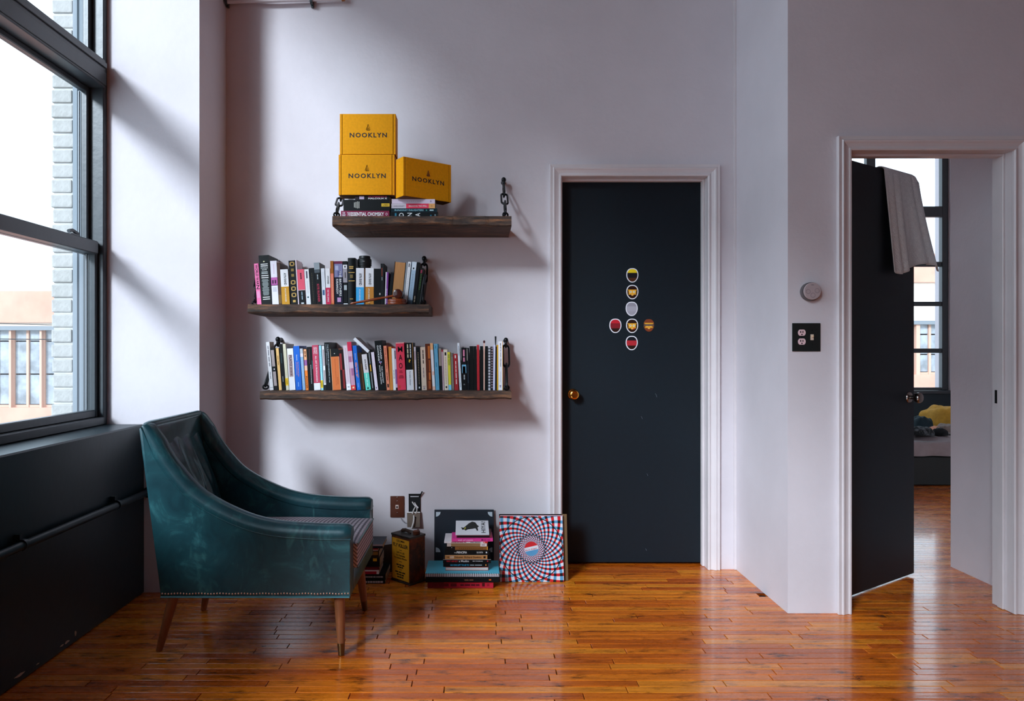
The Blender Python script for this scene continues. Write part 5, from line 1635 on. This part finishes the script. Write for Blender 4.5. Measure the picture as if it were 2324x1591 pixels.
def tl(s, f, hgt, w):
    text(s, tin, Matrix.Translation((-TW / 2 - w / 2, -0.0014, TH - .016 - f * .20 - hgt)) @ ACROSS, w, hgt, LI)
tl('COLUMBIA', .03, .010, .062)
tl('FLY KILLER', .12, .018, .110)
tl('SAFE TO USE', .32, .009, .058)
tl('Non Flammable', .385, .009, .066)
tl('Immediately Effective', .455, .010, .095)
for f, w in ((.62, .060), (.675, .042), (.80, .078), (.86, .056), (.92, .048)):
    mb = MB()
    for i in range(3):
        mb.box(-TW / 2 - w / 2 + w * i / 3, -0.0014, TH - .016 - f * .20 - .008, -TW / 2 - w / 2 + w * (i + .82) / 3, -0.0009, TH - .016 - f * .20 - .002)
    tag(mb.build('print_marks', LI, tin), kind='stuff')
for f in (.265, .545, .745):
    MB().box(-TW / 2 - .010, -0.0014, TH - .018 - f * .20 - .002, -TW / 2 + .010, -0.0008, TH - .018 - f * .20).build('label_rule', LI, tin)

# small pile of books half hidden by the armchair
G5 = 'books piled behind the armchair'
zc = 0.0008
YH = 3.43
def h(px1, th, D, label, cover, bands=(), texts=(), w=110, dy=0.0):
    global zc
    pile(px1 - w, px1, zc, zc + th, YH + dy, D, label, cover, bands, texts, group=G5)
    zc += th + .0003


h(874, .0195, .18, 'large black book with white letters at the foot of the hidden pile', 0x12181C, [], [('#7', .60, .97, .2, .7, 0xB4B0B4)], w=120)
h(875, .0270, .18, 'large black book with white letters, second from the floor behind the chair', 0x151B20, [], [('#8', .60, .96, .38, .66, 0x9A989C)], w=120)
h(860, .0210, .15, 'white and red book low in the pile behind the armchair', 0xD8D0D8, [(0, .95, 0xA82038, 0, .66)])
h(861, .0150, .15, 'dark red book in the pile behind the armchair', 0x5A1420, [(.75, .96, 0x7A2434, .3, .6)])
h(862, .0440, .15, 'thick black book in the pile behind the armchair', 0x14191C, [(.86, .94, 0xE0AC28, .62, .95)])
h(860, .0330, .15, 'brown and gold book in the pile behind the armchair', 0x3A2C20, [(.70, .98, 0x8A6430, .4, .9), (.80, .85, 0xD8D4CC, .45, .75)])
h(858, .0150, .14, 'thin red and white book near the top of the hidden pile', 0xC8C0C4, [(0, 1, 0xB02A38, .5, 1)])
h(869, .0200, .15, 'navy book with pale edge on top of the hidden pile', 0x232838, [(0, 1, 0xA89CA4, .62, 1)], w=100, dy=-.01)

# brown panel leaning on the wall behind the tin
bp_ = thing('brown_panel', 'plain dark brown wooden panel leaning on the wall behind the tin', 'panel', (XX(862, 3.61), 3.612, 0.0006), (-math.radians(7), 0, 0))
MB().prism([(-.07, 0), (.105, 0), (.105, .148), (-.07, .122)], 0, .006, 'Y').build('panel_sheet', mat('dark_brown_panel', rgb(70, 50, 40), rough=0.6, noise=0.15, nscale=8), bp_)

# brown telephone plate on the wall
M_PLATE = mat('brown_bakelite', rgb(92, 52, 40), rough=0.22, noise=0.12, nscale=12)
wp = thing('wall_plate', 'glossy brown wall plate with a phone socket', 'wall plate', (XX(901.5, YB), YB - 0.0005, ZZ(1149.5, YB)))
pw, ph_ = .072, .112
MB().box(-pw / 2, -0.007, -ph_ / 2, pw / 2, 0, ph_ / 2).bevel(0.003, 2).build('plate', M_PLATE, wp, smooth=40)
MB().box(-.008, -.009, -.010, .008, -.0068, .010).build('socket', C(0xC8B0A8), wp)
MB().box(-.004, -.0096, -.006, .004, -.0088, .004).build('socket_hole', C(0x1A1414), wp)
for zz_ in (.030, -.032, .050):
    MB().lathe([(.0034, 0), (.0034, .0012), (.001, .0018)], 12, Matrix.Translation((.001, -.0068, zz_)) @ Matrix.Rotation(PI / 2, 4, 'X')).build('screw', mat('bright_screw', (0.7, 0.68, 0.66, 1), rough=0.25, metal=1), wp, smooth=40)
# open electrical box with its cover hanging down on the wires
eb = thing('electrical_box', 'open electrical box with loose white wires in the wall', 'electrical box', (XX(941, YB), YB - 0.0005, ZZ(1143, YB)))
MB().prism([(-.029, -.046), (.029, -.046), (.029, .050), (-.029, .050)], -0.0022, -0.0002, 'Y').build('dark_opening', mat('black_box_inside', (0.006, 0.007, 0.008, 1), rough=0.8), eb)
for (a_, b_, c_, d_) in ((-.031, -.046, -.028, .052), (.028, -.046, .031, .052), (-.031, .048, .031, .052)):
    MB().box(a_, -.004, b_, c_, -.0002, d_).build('box_rim', C(0x2A2A2C), eb)
MB().box(-.022, -.005, .036, .022, -.0022, .040).build('mount_ear', C(0xC8C8CC), eb)
MB().tube([(.026, -.004, .034), (.036, -.010, .056), (.041, -.012, .066)], .0035, 6).build('metal_tab', C(0x1E2022), eb)
M_WIRE = mat('white_wire', rgb(214, 208, 205), rough=0.5)
MB().tube([(-.012, -.003, .010), (-.004, -.010, .000), (.006, -.014, -.012), (-.004, -.016, -.030), (-.010, -.016, -.050)], .0032, 8).build('wire', M_WIRE, eb, smooth=60)
MB().tube([(.000, -.003, .006), (.012, -.012, -.010), (.014, -.016, -.030), (.008, -.016, -.050)], .0026, 8).build('wire', M_WIRE, eb, smooth=60)
MB().tube([(.002, -.006, -.002), (.016, -.014, -.014), (.020, -.014, -.020)], .0036, 8).build('wire_nut', C(0xD0CCD0), eb, smooth=60)
hp = thing('hanging_plate', 'grey brown cover plate dangling below the open electrical box', 'cover plate', (XX(938.5, YB - .03), YB - 0.026, ZZ(1197, YB - .03)), (-math.radians(9), 0, 0))
MB().prism([(-.033, 0), (.033, 0), (.0335, .078), (-.036, .078)], 0, .005, 'Y').bevel(0.001).build('plate', mat('grey_brown_plate', rgb(112, 96, 84), rough=0.45), hp)
MB().box(-.0355, -.0008, .0735, .033, .0058, .0785).build('pale_edge', C(0xD8D4D4), hp)
MB().tube([(.000, -.002, .060), (.002, -.007, .046), (.000, -.010, .024), (-.006, -.012, .004), (-.010, -.012, -.006)], [.0034, .0042, .0042, .0040, .0034], 8).build('white_lead', M_WIRE, hp, smooth=60)
MB().ball((.004, -.004, .050), .006, 10, (1.4, .6, .7)).build('knotted_tape', C(0x1A1A1A), hp, smooth=80)
lc = MB().tube([V(910, 1176, YB - .006), V(913, 1182, YB - .012), V(920, 1188, YB - .014), V(925, 1187, YB - .018)], .0014, 6).build('thin_cable', mat('grey_cable', rgb(110, 110, 115)))
tag(lc, 'thin grey cable looping from the brown plate to the dangling cover', 'cable')

# ------------------------------------------------------------------ on the right hand wall
sp_ = thing('light_switch', 'square black plate with two pink sockets and a switch', 'switch plate', (XX(1829, YR), YR - 0.0005, ZZ(765.5, YR)))
k = .0617
MB().box(-k, -.005, -k, k, 0, k).bevel(0.0015).build('plate', mat('black_switch_plate', (0.008, 0.012, 0.012, 1), rough=0.5), sp_)
M_SOCK = C(0xD8B8BC)
for zc_ in (.0200, -.0190):
    pts = [(-.021 + .0165 * math.cos(a), zc_ + max(-.0135, min(.0135, .0165 * math.sin(a)))) for a in [2 * PI * i / 28 for i in range(28)]]
    so = MB().prism(pts, -.0078, -.0048, 'Y').build('socket', M_SOCK, sp_)
    for (a_, w_) in ((-.029, .0042), (-.0185, .0036)):
        MB().box(a_, -.0086, zc_ - .001, a_ + w_, -.0077, zc_ + .0075).build('slot', C(0x2A2024), so)
    MB().lathe([(.0030, 0), (.0030, .0008)], 12, Matrix.Translation((-.0213, -.0078, zc_ - .0080)) @ Matrix.Rotation(PI / 2, 4, 'X')).build('ground_hole', C(0x14181A), so)
MB().box(.0175, -.0072, -.0125, .0305, -.0048, .0125).build('switch_frame', C(0xC8B4A4), sp_)
MB().box(.0205, -.0150, .0000, .0285, -.0070, .0085).bevel(0.0015).build('toggle', C(0xD0B090), sp_)
for (a_, b_) in ((.0245, .030), (.0245, -.030), (-.021, 0.0005)):
    MB().lathe([(.0026, 0), (.0026, .0008)], 10, Matrix.Translation((a_, -.005, b_)) @ Matrix.Rotation(PI / 2, 4, 'X')).build('screw', C(0x1C2222), sp_)
dl = thing('wall_dial', 'round grey dial with three dimples on the wall', 'dial', (XX(1836, YR), YR - 0.0005, ZZ(662.5, YR)), (PI / 2, 0, 0))
MB().lathe([(.040, 0), (.0405, .004), (.0405, .020), (.0395, .022), (.001, .022)], 40).build('dial_base', C(0x5A5456), dl, smooth=35)
MB().lathe([(.0372, .0222), (.0372, .0270), (.0355, .0290), (.001, .0295)], 40, Matrix.Translation((.002, .001, 0))).build('dial_face', C(0xA8989A), dl, smooth=35)
for (a_, b_) in ((-.018, -.001), (.021, .003), (.003, -.017)):
    MB().tube(ringpts(20, .0095, .0095, Matrix.Translation((a_, b_, .0296))), .0009, 6, closed=True).build('dimple_rim', C(0x8A7C80), dl)
MB().box(-.004, .027, .0292, .007, .0285, .0298).build('maker_mark', C(0x2A2628), dl)

# ------------------------------------------------------------------ stickers on the closet door
YD = YB + 0.08
YDf = YD - 0.0005


def oval(sx, sz, n=36, chin=0.0):
    out = []
    for i in range(n):
        a = 2 * PI * i / n
        x = sx * math.copysign(abs(math.cos(a)) ** 0.8, math.cos(a))
        zq = sz * math.copysign(abs(math.sin(a)) ** 0.85, math.sin(a))
        if zq < 0: x *= 1 - chin * (abs(zq) / sz) ** 1.5
        out.append((x, zq))
    return out


def sticker(px, py, label, face, top, bottom=None, rim=True, beard=False, extra=()):
    o = thing('sticker', label, 'sticker', (XX(px, YD), YDf, ZZ(py, YD)), group='die-cut stickers on the closet door')
    if rim:
        MB().prism(oval(.0325, .0385, chin=.25), -.0006, 0, 'Y').build('white_border', C(0xD8D8DE), o)
    MB().prism(oval(.0275, .0335, chin=.25), -.0012, -.0006, 'Y').build('printed_shape', C(face), o)
    MB().prism([(x, zq) for x, zq in oval(.0275, .0335) if zq > .012], -.0016, -.0012, 'Y').build('top_colour', C(top), o)
    if bottom is not None:
        MB().prism([(x, zq) for x, zq in oval(.0275, .0335, chin=.25) if zq < -.008], -.0016, -.0012, 'Y').build('lower_colour', C(bottom), o)
    if beard:
        for s in (-1, 1):
            MB().prism([(s * .0275, .012), (s * .0215, .010), (s * .019, -.010), (s * .0255, -.014)], -.0016, -.0012, 'Y').build('side_hair', C(top), o)
            MB().lathe([(.0058, 0), (.0058, .0003)], 14, Matrix.Translation((s * .009, -.0012, .001)) @ Matrix.Rotation(PI / 2, 4, 'X')).build('eye', C(0xE8DCC0), o)
            MB().lathe([(.0022, 0), (.0022, .0003)], 10, Matrix.Translation((s * .009, -.0016, .001)) @ Matrix.Rotation(PI / 2, 4, 'X')).build('pupil', C(0x3A2010), o)
        MB().prism([(-.0075, -.0150), (0, -.0125), (.0075, -.0150), (.004, -.0195), (-.004, -.0195)], -.0020, -.0016, 'Y').build('mouth', C(0xE0A050), o)
    for nm, pts, col in extra:
        MB().prism(pts, -.0023, -.0016, 'Y').build(nm, C(col), o)
    return o


HAIR, SKIN = 0x3A1E16, 0xE8A030
band = lambda z0, z1, w: [(-w, z0), (w, z0), (w, z1), (-w, z1)]
sticker(1435, 625, 'yellow over dark sticker at the top of the column on the closet door', 0x2A2428, 0xE8C020, 0x4A2818)
sticker(1435, 663, 'sticker of a plain bearded face, second from the top of the column', SKIN, HAIR, HAIR, beard=True)
sticker(1433.5, 701, 'pale grey oval sticker third from the top of the column', 0xA09CA6, 0x8E8A94, 0x98949E)
sticker(1396.5, 739.5, 'red over dark sticker left of the column on the closet door', 0x7A1C24, 0xB4202C, 0x3A2018)
sticker(1434.5, 739.5, 'sticker of a bearded face with a red mark on the cheek', SKIN, HAIR, HAIR, beard=True, extra=[('red_mark', [(.006, -.012), (.013, -.011), (.012, -.020), (.007, -.019)], 0xD03A2A)])
sticker(1472.5, 738.5, 'borderless sticker of a bearded face with dark glasses', SKIN, 0x7A3A22, 0x7A3A22, rim=False, beard=True, extra=[('glasses', band(-.003, .0065, .0275), 0x5A4A44)])
sticker(1433.5, 778.5, 'red banded dark sticker at the foot of the column', 0xA82830, 0x20242C, 0x3A2018)

build_texts()
